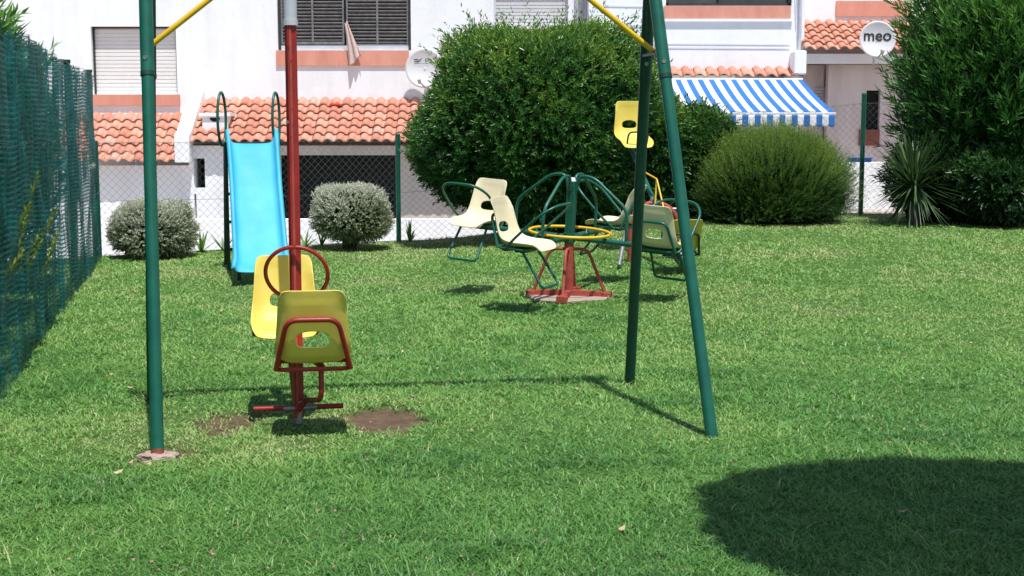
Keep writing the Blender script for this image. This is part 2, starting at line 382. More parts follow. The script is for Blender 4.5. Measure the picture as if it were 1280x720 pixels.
def litter():
    rg = np.random.default_rng(99); m = 150; x = rg.uniform(-4.2, 5, m); y = rg.uniform(4.6, 16.5, m)
    near = rg.random(m) < .35; x[near] = rg.uniform(-4.0,-1.5,near.sum()); y[near] = rg.uniform(8,15,near.sum())
    k = x > -3.05-(y-8.17)*.226+.1; x = x[k]; y = y[k]; m = len(x)
    s_ = .008+.016*rg.random(m); a = rg.uniform(0,6.28,m); z = ground_hn(x,y)+.024
    Q = np.empty((m,6,3)); 
    for i,(u,v,h) in enumerate(((-1,0,.3),(-.4,.45,0),(.5,.4,0),(1,0,.5),(.4,-.45,0),(-.5,-.4,0))):
        Q[:,i] = np.stack([x+s_*(u*np.cos(a)-v*np.sin(a)), y+s_*(u*np.sin(a)+v*np.cos(a)), z+s_*h+rg.normal(0,.002,m)],-1)
    o = npmesh('leaf_litter', Q.reshape(-1,3), np.arange(m*6).reshape(m,6), 6, M['dryleaf']); tag(o, 'small dry pale leaves lying on the lawn', 'leaf litter', None, 'stuff')
M['dryleaf'] = mottled('dry_leaves', (.36,.22,.12), (.62,.50,.34), 3, .8)
litter()

# ------------------------------------------------------------------ moulded seat shell
def seat_mesh():
    prof = [(-.105,.335),(-.095,.30),(-.075,.22),(-.052,.14),(-.030,.075),(.0,.028),(.045,.004),(.12,-.004),(.20,.0),(.27,.006),(.315,-.004),(.338,-.03)]
    P = [Vector((0,a,b)) for a,b in prof]
    # resample by arc length
    L = [0]
    for i in range(1, len(P)): L.append(L[-1]+(P[i]-P[i-1]).length)
    NV = 110; NU = 64; tot = L[-1]
    def pt(s):
        for i in range(1, len(L)):
            if s <= L[i] or i == len(L)-1:
                t = (s-L[i-1])/(L[i]-L[i-1])
                p0 = P[max(i-2,0)]; p1 = P[i-1]; p2 = P[i]; p3 = P[min(i+1,len(P)-1)]
                return .5*((2*p1)+(p2-p0)*t+(2*p0-5*p1+4*p2-p3)*t*t+(3*p1-p0-3*p2+p3)*t**3)
    C_ = [pt(tot*j/NV) for j in range(NV+1)]
    verts = []; uvs = []
    for j in range(NV+1):
        v = j/NV; t = C_[min(j+1,NV)]-C_[max(j-1,0)]; t.normalize(); nrm = Vector((0,-t.z,t.y))  # towards the sitter / up
        if nrm.y < 0 and v < .3: nrm = -nrm
        if v > .6 and nrm.z < 0: nrm = -nrm
        hw = float(np.interp(v, [0,.25,.42,.52,.62,.8,1], [.142,.154,.166,.170,.172,.170,.158]))
        tt = min(1, v/.075); k = .70+.30*math.sqrt(1-(1-tt)**2)
        te = min(1, (1-v)/.09); k *= .72+.28*math.sqrt(1-(1-te)**2)
        hw *= k
        up = nrm if nrm.dot(Vector((0,1,1))) > 0 else -nrm
        for i in range(NU+1):
            u = -1+2*i/NU
            e = max(0, (abs(u)-.55)/.45)**2
            curl = .030*float(np.interp(v, [0,.03,.15,.5,.8,1], [0,.15,1,1.2,.8,.2]))
            dish = .012*(1-u*u)*(1 if v > .5 else .5*min(1,v/.1))
            p = C_[j]+up*(curl*e-dish)+Vector((u*hw,0,0))
            verts.append(p); uvs.append((u*.168, v*tot))
    # slot in the lower back
    hc = (0, tot*.335); ha, hb = .078, .040
    def sup(u, v): 
        q = 3.2 if v > hc[1] else 2.2
        return (abs(u/ha)**q+abs((v-hc[1])/hb)**q)
    inside = [sup(*uv) < 1 for uv in uvs]
    faces = []; W = NU+1
    for j in range(NV):
        for i in range(NU):
            f = (j*W+i, j*W+i+1, (j+1)*W+i+1, (j+1)*W+i)
            if sum(inside[k] for k in f) >= 3: continue
            faces.append(f)
    # pull rim vertices onto the slot outline
    used = {}
    for f in faces:
        for k in f: used[k] = used.get(k, 0)+1
    du = 2*.168/NU; dv = tot/NV
    for k, c in used.items():
        s = sup(*uvs[k])
        if c < 4 and s < 1.8 and abs(uvs[k][0]) < .12:
            u, v = uvs[k]; lo, hi = .3, 3.
            for _ in range(25):
                mid = (lo+hi)/2
                if sup(u*mid, hc[1]+(v-hc[1])*mid) < 1: lo = mid
                else: hi = mid
            nu = u*lo; nv = hc[1]+(v-hc[1])*lo
            jf = nv/dv; j0 = int(jf); a = jf-j0
            verts[k] = (verts[k] + Vector(((nu-u), 0, 0)) + (C_[j0].lerp(C_[j0+1], a)-C_[k//W]))
    me = bpy.data.meshes.new('seat'); me.from_pydata([tuple(v) for v in verts], [], faces)
    me.polygons.foreach_set('use_smooth', [True]*len(faces)); me.update()
    bm = bmesh.new(); bm.from_mesh(me)
    bmesh.ops.delete(bm, geom=[v for v in bm.verts if not v.link_faces], context='VERTS')
    bmesh.ops.recalc_face_normals(bm, faces=bm.faces); bm.to_mesh(me); bm.free()
    return me
SEAT = seat_mesh()
def seat(mat, parent, loc, rz, scale=1.0, tilt=0, rx=0):
    me = SEAT.copy(); o = link('seat', me, mat, parent, loc)
    o.rotation_euler = (rx, tilt, rz); o.scale = (scale,)*3
    s = o.modifiers.new('thickness', 'SOLIDIFY'); s.thickness = .006; s.offset = 0
    return o
def seat_frame(parent, mat, r=.0125):
    """tube bent up behind the back and run under the pan; child of a seat"""
    m = MB()
    m.tube(fillet([(-.165,.0,-.030),(-.110,-.098,.205),(.110,-.098,.205),(.165,.0,-.030)], .05), r)
    m.tube(fillet([(-.155,.0,-.03),(-.155,.22,-.03),(.155,.22,-.03),(.155,.0,-.03)], .03, closed=True), r*.9, closed=True)
    return m.build('seat_frame', mat, parent)

# ------------------------------------------------------------------ swing frame
AL = Vector((-1.79, 6.81, 2.31)); AR = Vector((.725, 7.23, 2.31))
def build_swing_frame():
    root = empty('swing_frame', (0, 7, 0), 'green steel swing frame with splayed tube legs and yellow corner braces', 'swing frame')
    off = Vector((0, -7, 0))
    bases = {'lf': G(197,570), 'lr': Vector((-2.005,7.45,0)), 'rf': G(890,547), 'rr': G(787,480)}
    for k, A in (('lf',AL),('lr',AL),('rf',AR),('rr',AR)):
        B = bases[k]; s = .03 if k in ('lf','rf') else -.03
        top = A+Vector((0,-s*1.2,0)); d = (top-B)
        m = MB(); joint = B+d*.768
        m.tube([B-d*.05+off, joint+off], .0305, 18); m.tube([joint+off, top+off], .0335, 18)
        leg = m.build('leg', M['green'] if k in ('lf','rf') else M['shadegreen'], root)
        c = MB(); c.tube([joint-d*.006+off, joint+d*.003+off], .0350, 18); c.build('collar', M['darkgreen'], leg)
        b = MB(); bp = B+d*.80+off; b.tube([bp+Vector((0,-.04,0)), bp+Vector((0,-.030,0))], .011, 10); b.build('bolt', M['steel'], leg)
        if k != 'lf': continue
        r = MB(); r.tube([B-d*.01+off, B+d*.014+off], .0309, 18); r.build('rusty_end', M['rust'], leg)
    ax = (AR-AL).normalized()
    m = MB(); m.tube([AL-ax*.12+off, AR+ax*.12+off], .034, 18); m.build('top_bar', M['green'], root)
    for A, f, r_, sgn in ((AL,'lf','lr',1),(AR,'rf','rr',-1)):
        t = .815; t = (1.89)/2.31
        p = bases[f].lerp(A, t); q = bases[r_].lerp(A, t); p = p+off; q = q+off
        m = MB(); m.beam(p, q, .05, .012); m.tube([p+Vector((0,0,.01)), q+Vector((0,0,.01))], .012, 8); m.build('bracket', M['darkgreen'], root)
        mid = (p+q)/2
        m = MB(); m.tube([mid+Vector((0,0,.015)), A+ax*sgn*.47+off+Vector((0,0,-.03))], .0145, 12); m.build('brace', M['yellow'], root)
    # concrete round the near left foot
    bm = bmesh.new(); bmesh.ops.create_icosphere(bm, subdivisions=4, radius=1)
    for v in bm.verts:
        n = .8+.35*math.sin(v.co.x*5+1)*math.cos(v.co.y*6)+.1*random.random()
        v.co = Vector((v.co.x*.092*n, v.co.y*.070*n, min(v.co.z*.03, .012+.008*random.random())))
    me = bpy.data.meshes.new('footing'); bm.to_mesh(me); bm.free()
    link('footing', me, M['concrete'], root, bases['lf']+off+Vector((.005,-.01,.0)))
build_swing_frame()

# ------------------------------------------------------------------ two-seat swing on its red pole
def build_pair_swing():
    px, py = -1.093, 6.82
    root = empty('pair_swing', (px, py, .04), 'red pole swing with two yellow plastic seats facing each other', 'swing')
    tx = AL.lerp(AR, (-1.11-AL.x)/(AR.x-AL.x)); top = tx-Vector((px,py,.04))
    rot = R(20)
    m = MB(); m.beam((0,0,0), top-Vector((0,0,.27)), .052, .042, rot); 
    pole = m.build('pole', M['red'], root, bevel=.005)
    m = MB(); m.beam((.0,-.024,.02), Vector((0,-.024,0))+(top-Vector((0,0,.3))), .012, .01, rot); m.build('seam_strip', M['brick_red'], pole)
    m = MB(); m.tube([top-Vector((0,0,.285)), top-Vector((0,0,.02))], .034, 16); m.tube([top-Vector((0,0,.29)), top-Vector((0,0,.262))], .038, 16); m.build('sleeve', M['pipe'], root)
    ax = (AR-AL).normalized()
    m = MB(); m.tube([top-ax*.055, top+ax*.055], .045, 20); m.build('hanger', M['steel'], root)
    for z in (1.50,):
        m = MB(); m.tube([(-.02,-.035,z),(-.02,-.026,z)], .008, 8); m.build('bolt', M['steel'], root)
    # seats
    ns = Vector((-.962,6.49,.385)); fs = Vector((-1.215,7.20,.478))
    dirv = Vector((fs.x-ns.x, fs.y-ns.y)); a = math.atan2(dirv.y, dirv.x)-math.pi/2
    base = Vector((px,py,.04))
    s1 = seat(M['seat_yellow'], root, ns-base, R(8), 1.09); tag(s1, 'yellow seat turned away from the camera')
    seat_frame(s1, M['red'], .0115)
    s2 = seat(M['seat_yellow'], root, fs-base, math.pi+R(10), 1.04); tag(s2, 'yellow seat facing the camera')
    seat_frame(s2, M['red'], .0115)
    # tubes under the seats
    m = MB()
    m.tube([ns-base+Vector((.03,.08,-.035)), fs-base+Vector((-.03,-.08,-.035))], .016, 12)
    m.build('seat_beam', M['red'], root)
    m = MB(); m.tube(fillet([ns-base+Vector((.03,.05,-.035)), ns-base+Vector((.035,.02,-.19)), (.05,-.03,.10), (.004,-.02,.04)], .10, 8), .0135, 12); m.build('strut', M['red'], root)
    m = MB(); m.tube([fs-base+Vector((.03,-.12,-.04)), (-.02,.02,.07)], .011, 12); m.build('strut', M['rust'], root)
    # hand ring
    ctr = Vector((0,-.02,.735)); tl = R(20); pts = []
    for i in range(40):
        q = 2*math.pi*i/40; pts.append(ctr+Vector((.158*math.cos(q), -math.sin(q)*.150*math.sin(tl)+.06, .150*math.sin(q)*math.cos(tl))))
    m = MB(); m.tube(pts, .0105, 12, closed=True); m.tube([ctr+Vector((-.0,0,.141)), ctr+Vector((0,.01,.141))], .012, 8)
    m.build('hand_ring', M['red'], root)
    # footrest
    m = MB(); m.tube([(-.222,-.02,.048),(.228,.0,.062)], .0135, 12); f = m.build('footrest', M['red'], root)
    m = MB(); m.tube([(-.07,-.0137,.0485),(.10,-.0055,.0582)], .0155, 12); m.tube([(0,0,-.03),(0,0,.09)], .024, 10); m.build('bare_metal', M['steel'], f)
    for s, z in ((-.222,.048),(.228,.062)):
        m = MB(); m.tube([(s,-.02 if s<0 else 0,z),(s*1.012,-.0205 if s<0 else 0,z)], .015, 12); m.build('end_cap', M['ink'], f)
build_pair_swing()

# ------------------------------------------------------------------ carousel
def build_carousel():
    c = G(711, 372); root = empty('seat_carousel', c, 'green roundabout with four cream seats, yellow hand ring and red foot', 'roundabout')
    # foot
    m = MB(); m.tube([(0,0,0),(0,0,.50)], .040, 16); m.build('foot_post', M['brick_red'], root)
    for k in range(4):
        a = R(-12+90*k); d = Vector((math.cos(a), math.sin(a), 0))
        m = MB(); m.beam(d*.03+Vector((0,0,.045)), d*.36+Vector((0,0,.035)), .05, .05); f = m.build('foot_arm', M['brick_red'], root, bevel=.004)
        m = MB(); m.box((-.04,-.045,0),(.04,.045,.055), Matrix.Translation(d*.33)@Matrix.Rotation(a,4,'Z')); m.build('foot_plate', M['brick_red'], f, bevel=.004)
        m = MB(); m.tube(fillet([d*.03+Vector((0,0,.42)), d*.16+Vector((0,0,.42)), d*.31+Vector((0,0,.05))], .06), .014, 10); m.build('foot_strut', M['brick_red'], root)
    # rotor, leaning slightly towards the lawn
    T = Matrix.Translation((0,0,.46)) @ Matrix.Rotation(R(3.2), 4, 'X') @ Matrix.Rotation(R(2.8), 4, 'Y') @ Matrix.Rotation(R(-28), 4, 'Z')
    def tr(pts): return [T@Vector(p) for p in pts]
    m = MB(); m.tube(tr([(0,0,.02),(0,0,.54)]), .035, 16); m.tube(tr([(0,0,.02),(0,0,.10)]), .052, 16)
    for q in range(4):
        aa = R(45+90*q); m.tube(tr([(.035*math.cos(aa),.035*math.sin(aa),.05),(.035*math.cos(aa),.035*math.sin(aa),.50)]), .011, 8)
    m.build('hub', M['green'], root)
    m = MB(); m.tube(tr([(0,0,.54),(0,0,.57)]), [.03,.018], 12); m.build('hub_cap', M['dish'], root)
    ring = [T@Vector((.345*math.cos(2*math.pi*i/56), .345*math.sin(2*math.pi*i/56), .105)) for i in range(56)]
    m = MB(); m.tube(ring, .0135, 12, closed=True); m.build('hand_ring', M['yellow'], root)
    for k in range(4):
        a = math.pi/2*k; d = Vector((math.cos(a), math.sin(a), 0)); t = Vector((-math.sin(a), math.cos(a), 0))
        m = MB(); m.tube(tr([d*.03+Vector((0,0,.06)), d*.95+Vector((0,0,.06))]), .024, 12); arm = m.build('arm', M['green'], root)
        m = MB(); m.tube(tr([d*.953+Vector((0,0,.06)), d*.962+Vector((0,0,.06))]), .026, 12); m.build('end_cap', M['ink'], arm)
        m = MB(); m.tube(tr(fillet([d*.035+Vector((0,0,.46)), d*.06+Vector((0,0,.595)), d*.20+Vector((0,0,.585)), d*.52+Vector((0,0,.34)), d*.52+Vector((0,0,.06))], .09, 8)), .0135, 10); m.build('upper_tube', M['green'], root)
        m = MB(); m.tube(tr([d*.30+Vector((0,0,.06))-t*.02, d*.34+Vector((0,0,.105))]), .01, 8); m.build('ring_tab', M['green'], root)
        # seat
        p = T@(d*(.83,.86,.88,.83)[k]+Vector((0,0,(.08,.115,.115,.095)[k]))-t*(.10,.17,.10,.15)[k])
        s = link('seat', SEAT.copy(), M['seat_cream'], root)
        st = s.modifiers.new('thickness', 'SOLIDIFY'); st.thickness = .006; st.offset = 0
        MR = T.to_3x3().to_4x4() @ Matrix.Rotation(a, 4, 'Z')
        s.matrix_local = Matrix.Translation(p) @ MR @ Matrix.Scale(1.05, 4)
        seat_frame(s, M['green'], .0115)
        m = MB(); m.tube(fillet([(-.165,.06,-.035),(-.215,.16,.06),(-.22,.37,.26),(-.13,.46,.33),(.13,.46,.33),(.22,.37,.26),(.215,.16,.06),(.165,.06,-.035)], .11, 8), .0105, 10); m.build('guard_hoop', M['green'], s)
        m = MB(); m.tube(fillet([(-.12,.18,-.035),(-.14,.38,-.30),(.14,.38,-.30),(.12,.18,-.035)], .045, 6), .0105, 10); m.build('footrest', M['green'], s)
        m = MB(); m.beam((-.13,.04,-.045),(.13,.04,-.045),.05,.02); m.beam((-.13,.19,-.045),(.13,.19,-.045),.04,.02); m.build('seat_bracket', M['darkgreen'], s)
    # slab
    bm = bmesh.new(); bmesh.ops.create_icosphere(bm, subdivisions=4, radius=1)
    for v in bm.verts:
        q = math.atan2(v.co.y, v.co.x); n = 1+.07*math.sin(3*q+1)+.05*math.sin(7*q)+.02*random.random()
        v.co = Vector((v.co.x*.375*n, v.co.y*.31*n, max(-.05, min(.016, v.co.z*.06+.004*random.random()))))
    me = bpy.data.meshes.new('concrete_pad'); bm.to_mesh(me); bm.free()
    o = link('concrete_pad', me, M['concrete'], None, c+Vector((0,0,.004)))
    tag(o, 'low pinkish concrete pad under the red foot of the roundabout', 'concrete pad')
build_carousel()

# ------------------------------------------------------------------ seesaw behind
def build_seesaw():
    hi = Vector((at(787,172,14.4).x, 14.4, 1.38)); lo = Vector((at(852,305,12.6).x, 12.6, .33))
    mid = hi.lerp(lo, .52); base = Vector((mid.x, mid.y, ground_h(mid.x, mid.y)))
    root = empty('seesaw', base, 'tilted green seesaw with yellow seats seen behind the right swing legs', 'seesaw')
    d = (hi-lo); dn = d.normalized(); up = Vector((0,0,1))
    m = MB(); m.tube([lo-base-dn*.05-up*.10, hi-base+dn*.02-up*.10], .026, 14); m.build('beam', M['green'], root)
    a = math.atan2(-(lo-hi).y, -(lo-hi).x)-math.pi/2
    pitch = math.atan2(d.z, Vector((d.x,d.y)).length)
    for P, rz, rx, mat, lb in ((hi, a+math.pi, -pitch*.45, M['seat_yellow'], 'raised yellow seat facing the camera'), (lo, a, pitch*.45, M['seat_yellow_shaded'], 'lowered yellow seat, its shade put into the colour')):
        s = link('seat', SEAT.copy(), mat, root, P-base); s['label'] = lb
        st = s.modifiers.new('thickness', 'SOLIDIFY'); st.thickness = .006; st.offset = 0
        s.rotation_mode = 'XYZ'; s.matrix_local = Matrix.Translation(P-base) @ Matrix.Rotation(rz,4,'Z') @ Matrix.Rotation(rx,4,'X') @ Matrix.Scale(1.05,4)
        seat_frame(s, M['darkgreen'], .011)
        m = MB(); m.tube(fillet([(-.10,.27,-.04),(-.10,.31,.12),(.10,.31,.12),(.10,.27,-.04)], .05), .009, 8); m.build('grab_handle', M['darkgreen'], s)
    # yellow handlebars
    for t in (.44,):
        q = lo.lerp(hi, t)-base-up*.08
        m = MB(); m.tube(fillet([q+Vector((-.10,.30,.32)), q+Vector((.0,.05,.26)), q+Vector((.06,-.22,-.08))], .02), .009, 8); m.tube([q+Vector((.0,.05,.26)), q+Vector((-.02,0,0))], .009, 8); m.build('handlebar', M['yellow'], root)
    m = MB(); q = lo.lerp(hi,.50)-base-up*.10; m.tube([q-dn*.03, q+dn*.03], .034, 12); m.build('pivot_clamp', M['steel'], root)
    # red arch and grey legs
    h = mid.z-base.z
    arch = [Vector((.24*math.cos(math.pi*i/14), .02, h-.34+.24*math.sin(math.pi*i/14))) for i in range(15)]
    m = MB(); m.tube([Vector((.24,.02,.0))]+arch+[Vector((-.24,.02,.0))], .026, 12); m.build('pivot_arch', M['brick_red'], root)
    for sx in (-1,1):
        m = MB(); m.tube([(sx*.26,.1,h-.3),(sx*.30-.08,-.40,0)], .022, 10); m.build('support_leg', M['steel'], root)
    m = MB(); m.tube([(-.3,.02,h-.16),(.3,.02,h-.16)], .016, 10); m.build('axle', M['steel'], root)
build_seesaw()

# ------------------------------------------------------------------ slide
def build_slide():
    t0 = Vector((-2.66,14.0)); t1 = Vector((-2.35,12.72)); d = (t1-t0).normalized()   # downhill
    root = empty('slide', (t0.x, t0.y, 0), 'sky blue plastic slide with dark green ladder and hoop handrails', 'slide', rz=math.atan2(d.y, d.x)+math.pi/2)
    # local frame: -y is downhill, x to the right of the photograph
    L = (t1-t0).length
    prof = [(.10,1.30),(.0,1.30),(-.10,1.25),(-.28,1.06),(-.6,.70),(-.9,.38),(-1.08,.23),(-1.2,.17),(-L,.155),(-L-.04,.13)]
    P = [Vector((0,a,b)) for a,b in prof]; pts = []
    for i in range(len(P)-1):
        p0=P[max(i-1,0)];p1=P[i];p2=P[i+1];p3=P[min(i+2,len(P)-1)]
        for k in range(6):
            t=k/6; pts.append(.5*((2*p1)+(p2-p0)*t+(2*p0-5*p1+4*p2-p3)*t*t+(3*p1-p0-3*p2+p3)*t**3))
    pts.append(P[-1]); N = len(pts); verts = []; NU = 26
    for j, p in enumerate(pts):
        v = j/(N-1); hw = float(np.interp(v, [0,.15,.4,.8,1], [.235,.235,.225,.235,.262])); side = float(np.interp(v, [0,.12,.3,.9,1], [.15,.14,.10,.09,.06]))
        tg = (pts[min(j+1,N-1)]-pts[max(j-1,0)]).normalized(); nm = Vector((0,-tg.z,tg.y)); nm = nm if nm.z > 0 else -nm
        for i in range(NU+1):
            u = -1+2*i/NU; au = abs(u)
            if au < .72: x = u/.72*(hw-.04); h = .012*(au/.72)**4
            elif au < .92:
                q = (au-.72)/.20; x = math.copysign(hw-.04+.04*math.sin(q*math.pi/2)**.8, u); h = .012+side*q**1.4
            else:
                q = (au-.92)/.08; x = math.copysign(hw+.028*q, u); h = .012+side*(1-.15*q*q)
            verts.append(p+nm*h+Vector((x,0,0)))
    W = NU+1; faces = [(j*W+i,j*W+i+1,(j+1)*W+i+1,(j+1)*W+i) for j in range(N-1) for i in range(NU)]
    m = MB(); m.add(verts, faces, True); o = m.build('chute', M['blue'], root); s = o.modifiers.new('t','SOLIDIFY'); s.thickness = .014; s.offset = 0
    # stands
    for sx in (-1,1):
        m = MB(); m.tube([(sx*.265,.12,1.32),(sx*.275,.62,-.05)], .022, 12); m.build('ladder_post', M['darkgreen'], root)
        m = MB(); m.tube([(sx*.265,.02,-.05),(sx*.265,.02,1.32)], .018, 12); m.build('leg', M['darkgreen'], root)
        hoop = [Vector((sx*.265-(.03 if sx<0 else .01)+.045*math.cos(2*math.pi*i/32), .13+.13*math.cos(2*math.pi*i/32), 1.56+.27*math.sin(2*math.pi*i/32))) for i in range(32)]
        m = MB(); m.tube(hoop, .0145, 12, closed=True); m.build('hoop_rail', M['green'], root)
        m = MB(); m.tube([(sx*.20,-.88,-.05),(sx*.20,-.88,.36)], .020, 12); m.build('front_foot', M['darkgreen'], root)
    for k in range(4):
        t = (k+.6)/4.4; y = .12+.5*(1-t); z = 1.32*t
        m = MB(); m.tube([(-.27,y,z),(.27,y,z)], .015, 10); m.build('rung', M['darkgreen'], root)
    m = MB(); m.box((-.25,.10,1.245),(.25,.34,1.262)); m.build('platform', M['steel'], root)
build_slide()

# ------------------------------------------------------------------ houses
def wall(m, x0, x1, z0, z1, y, th, holes=(), mi=0):
    xs = sorted(set([x0,x1]+[h[0] for h in holes]+[h[1] for h in holes])); zs = sorted(set([z0,z1]+[h[2] for h in holes]+[h[3] for h in holes]))
    for i in range(len(xs)-1):
        for j in range(len(zs)-1):
            cx = (xs[i]+xs[i+1])/2; cz = (zs[j]+zs[j+1])/2
            if any(h[0] < cx < h[1] and h[2] < cz < h[3] for h in holes): continue
            m.box((xs[i],y,zs[j]),(xs[i+1],y+th,zs[j+1]), None, mi)
def tile_mat():
    m, nt, b, nd, ln = newmat('clay_tiles')
    a = nd.new('ShaderNodeAttribute'); a.attribute_name = 'tint'
    r = ramp(nd, [(0,(.53,.225,.155)),(.5,(.61,.290,.205)),(.9,(.68,.36,.265)),(1,(.60,.36,.28))]); ln.new(a.outputs['Fac'], r.inputs[0])
    n = noise(nd, ln, 9, 7, rough=.7); r2 = ramp(nd, [(.3,(.84,.80,.77)),(.55,(1,1,1))]); ln.new(n.outputs['Fac'], r2.inputs[0])
    mu = nd.new('ShaderNodeMix'); mu.data_type='RGBA'; mu.blend_type='MULTIPLY'; mu.inputs[0].default_value=1; ln.new(r.outputs[0], mu.inputs[6]); ln.new(r2.outputs[0], mu.inputs[7])
    ln.new(mu.outputs[2], b.inputs['Base Color']); setp(b, Roughness=.85); b.inputs['Specular IOR Level'].default_value=.3
    return m
M['tile'] = tile_mat()
def tile_roof(name, parent, x0, x1, ye, ze, yt, zt, pitch=.207, row=.265, amp=.045, seed=1):
    """rows of rolled clay tiles from eave (ye,ze) up to (yt,zt)"""
    rg = np.random.default_rng(seed)
    L = math.hypot(yt-ye, zt-ze); sy = (yt-ye)/L; sz = (zt-ze)/L; nr = max(1, round(L/row)); row = L/nr
    nt_ = max(1, round((x1-x0)/pitch)); pitch = (x1-x0)/nt_; K = 14
    V = []; Fc = []; tint = []
    for r_ in range(nr):
        for c in range(nt_):
            tv = rg.random()**1.0*.85 if rg.random() > .03 else 1.0
            jx = rg.normal(0, .004); jz = rg.normal(0, .0025); base = len(V)
            for vi, (s, lift, wid) in enumerate(((-.020,.030,1.),(row*.5,.013,.95),(row+.02,-.004,.90))):
                for u in range(K+1):
                    t = u/K
                    # roll over 0..0.62, trough over the rest
                    if t < .62: q = t/.62; h = amp*math.sin(math.pi*q)**.75; 
                    else: q = (t-.62)/.38; h = -.012*math.sin(math.pi*q)
                    X = x0+(c+.5+(t-.5)*wid*1.03)*pitch+jx
                    ss_ = r_*row+s; nz = h*(.9+.1*wid)+lift+jz
                    V.append((X, ye+ss_*sy-nz*sz, ze+ss_*sz+nz*sy)); tint.append(tv)
            W = K+1
            for vi in range(2):
                for u in range(K): Fc.append((base+vi*W+u, base+vi*W+u+1, base+(vi+1)*W+u+1, base+(vi+1)*W+u))
    o = npmesh(name, np.array(V), np.array(Fc), 4, M['tile'], parent, attrs={'tint': np.array(tint)}, smooth=True)
    s = o.modifiers.new('t', 'SOLIDIFY'); s.thickness = .014; s.offset = 1
    return o
def roller(parent, x0, x1, z0, z1, y, mat, pitch=.05):
    m = MB(); z = z0; 
    while z < z1:
        h = min(pitch, z1-z); m.box((x0,y+.012,z),(x1,y+.022,z+h)); m.box((x0,y,z+.006),(x1,y+.012,z+h*.86)); z += pitch
    return m.build('roller_shutter', mat, parent)

def house(name, label, loc): return empty(name, loc, label, 'house')
GZ = -1.15
# --- house 1: far left
def house_left():
    h = house('terraced_house', 'white house with clay tile porch roof and closed roller shutter, left end of the row', (-7.5,25.3,GZ))
    O = Vector((-7.5,25.3,GZ)); 
    def rel(v): return (v[0]-O.x, v[1]-O.y, v[2]-O.z)
    w0 = at(113,33,25.3); w1 = at(222,118,25.3); xc = at(238,60,25.3).x
    m = MB(); wall(m, -12-O.x, xc-O.x, 0, 6.4, 0, .35, [(w0.x-O.x, w1.x-O.x, w1.z-O.z, w0.z-O.z)])
    m.build('wall', M['white_wall'], h)
    m = MB(); m.box((-12-O.x,.36,6.4),(xc-O.x,6,6.5)); m.box((-12-O.x,.36,0),(-11.7-O.x,6,6.4)); m.box((xc-.3-O.x,.36,0),(xc-O.x,6,6.4)); m.build('side_wall', M['white_wall'], h)
    x0, x1, z0, z1 = w0.x-O.x, w1.x-O.x, w1.z-O.z, w0.z-O.z
    m = MB(); m.box((x0,.10,z0),(x0+.03,.2,z1)); m.box((x1-.03,.10,z0),(x1,.2,z1)); m.box((x0,.10,z1-.03),(x1,.2,z1)); wn = m.build('window', M['black_wood'], h)
    roller(wn, x0+.03, x1-.03, z0, z1-.03, .15, M['shutter'], .07)
    m = MB(); s1 = at(113,118.5,25.2); s2 = at(224,131.5,25.2); m.box((s1.x-O.x-.02,-.05,s2.z-O.z),(s2.x-O.x,.1,z0-.003)); m.build('window_sill', M['sill'], wn)
    # porch
    e = at(113,203,24.0); t = at(228,143,25.3); xl = at(60,200,24).x; xr = at(226,200,24).x
    tile_roof('roof', h, xl-O.x, xr-O.x, 24.0-O.y, e.z-O.z, 25.3-O.y, t.z-O.z, seed=3)
    m = MB(); wall(m, xl-O.x, at(228,178,24.0).x+.058-O.x, 0, e.z-O.z-.06, -1.08, .25, []); m.build('porch_wall', M['white_wall'], h)
house_left()
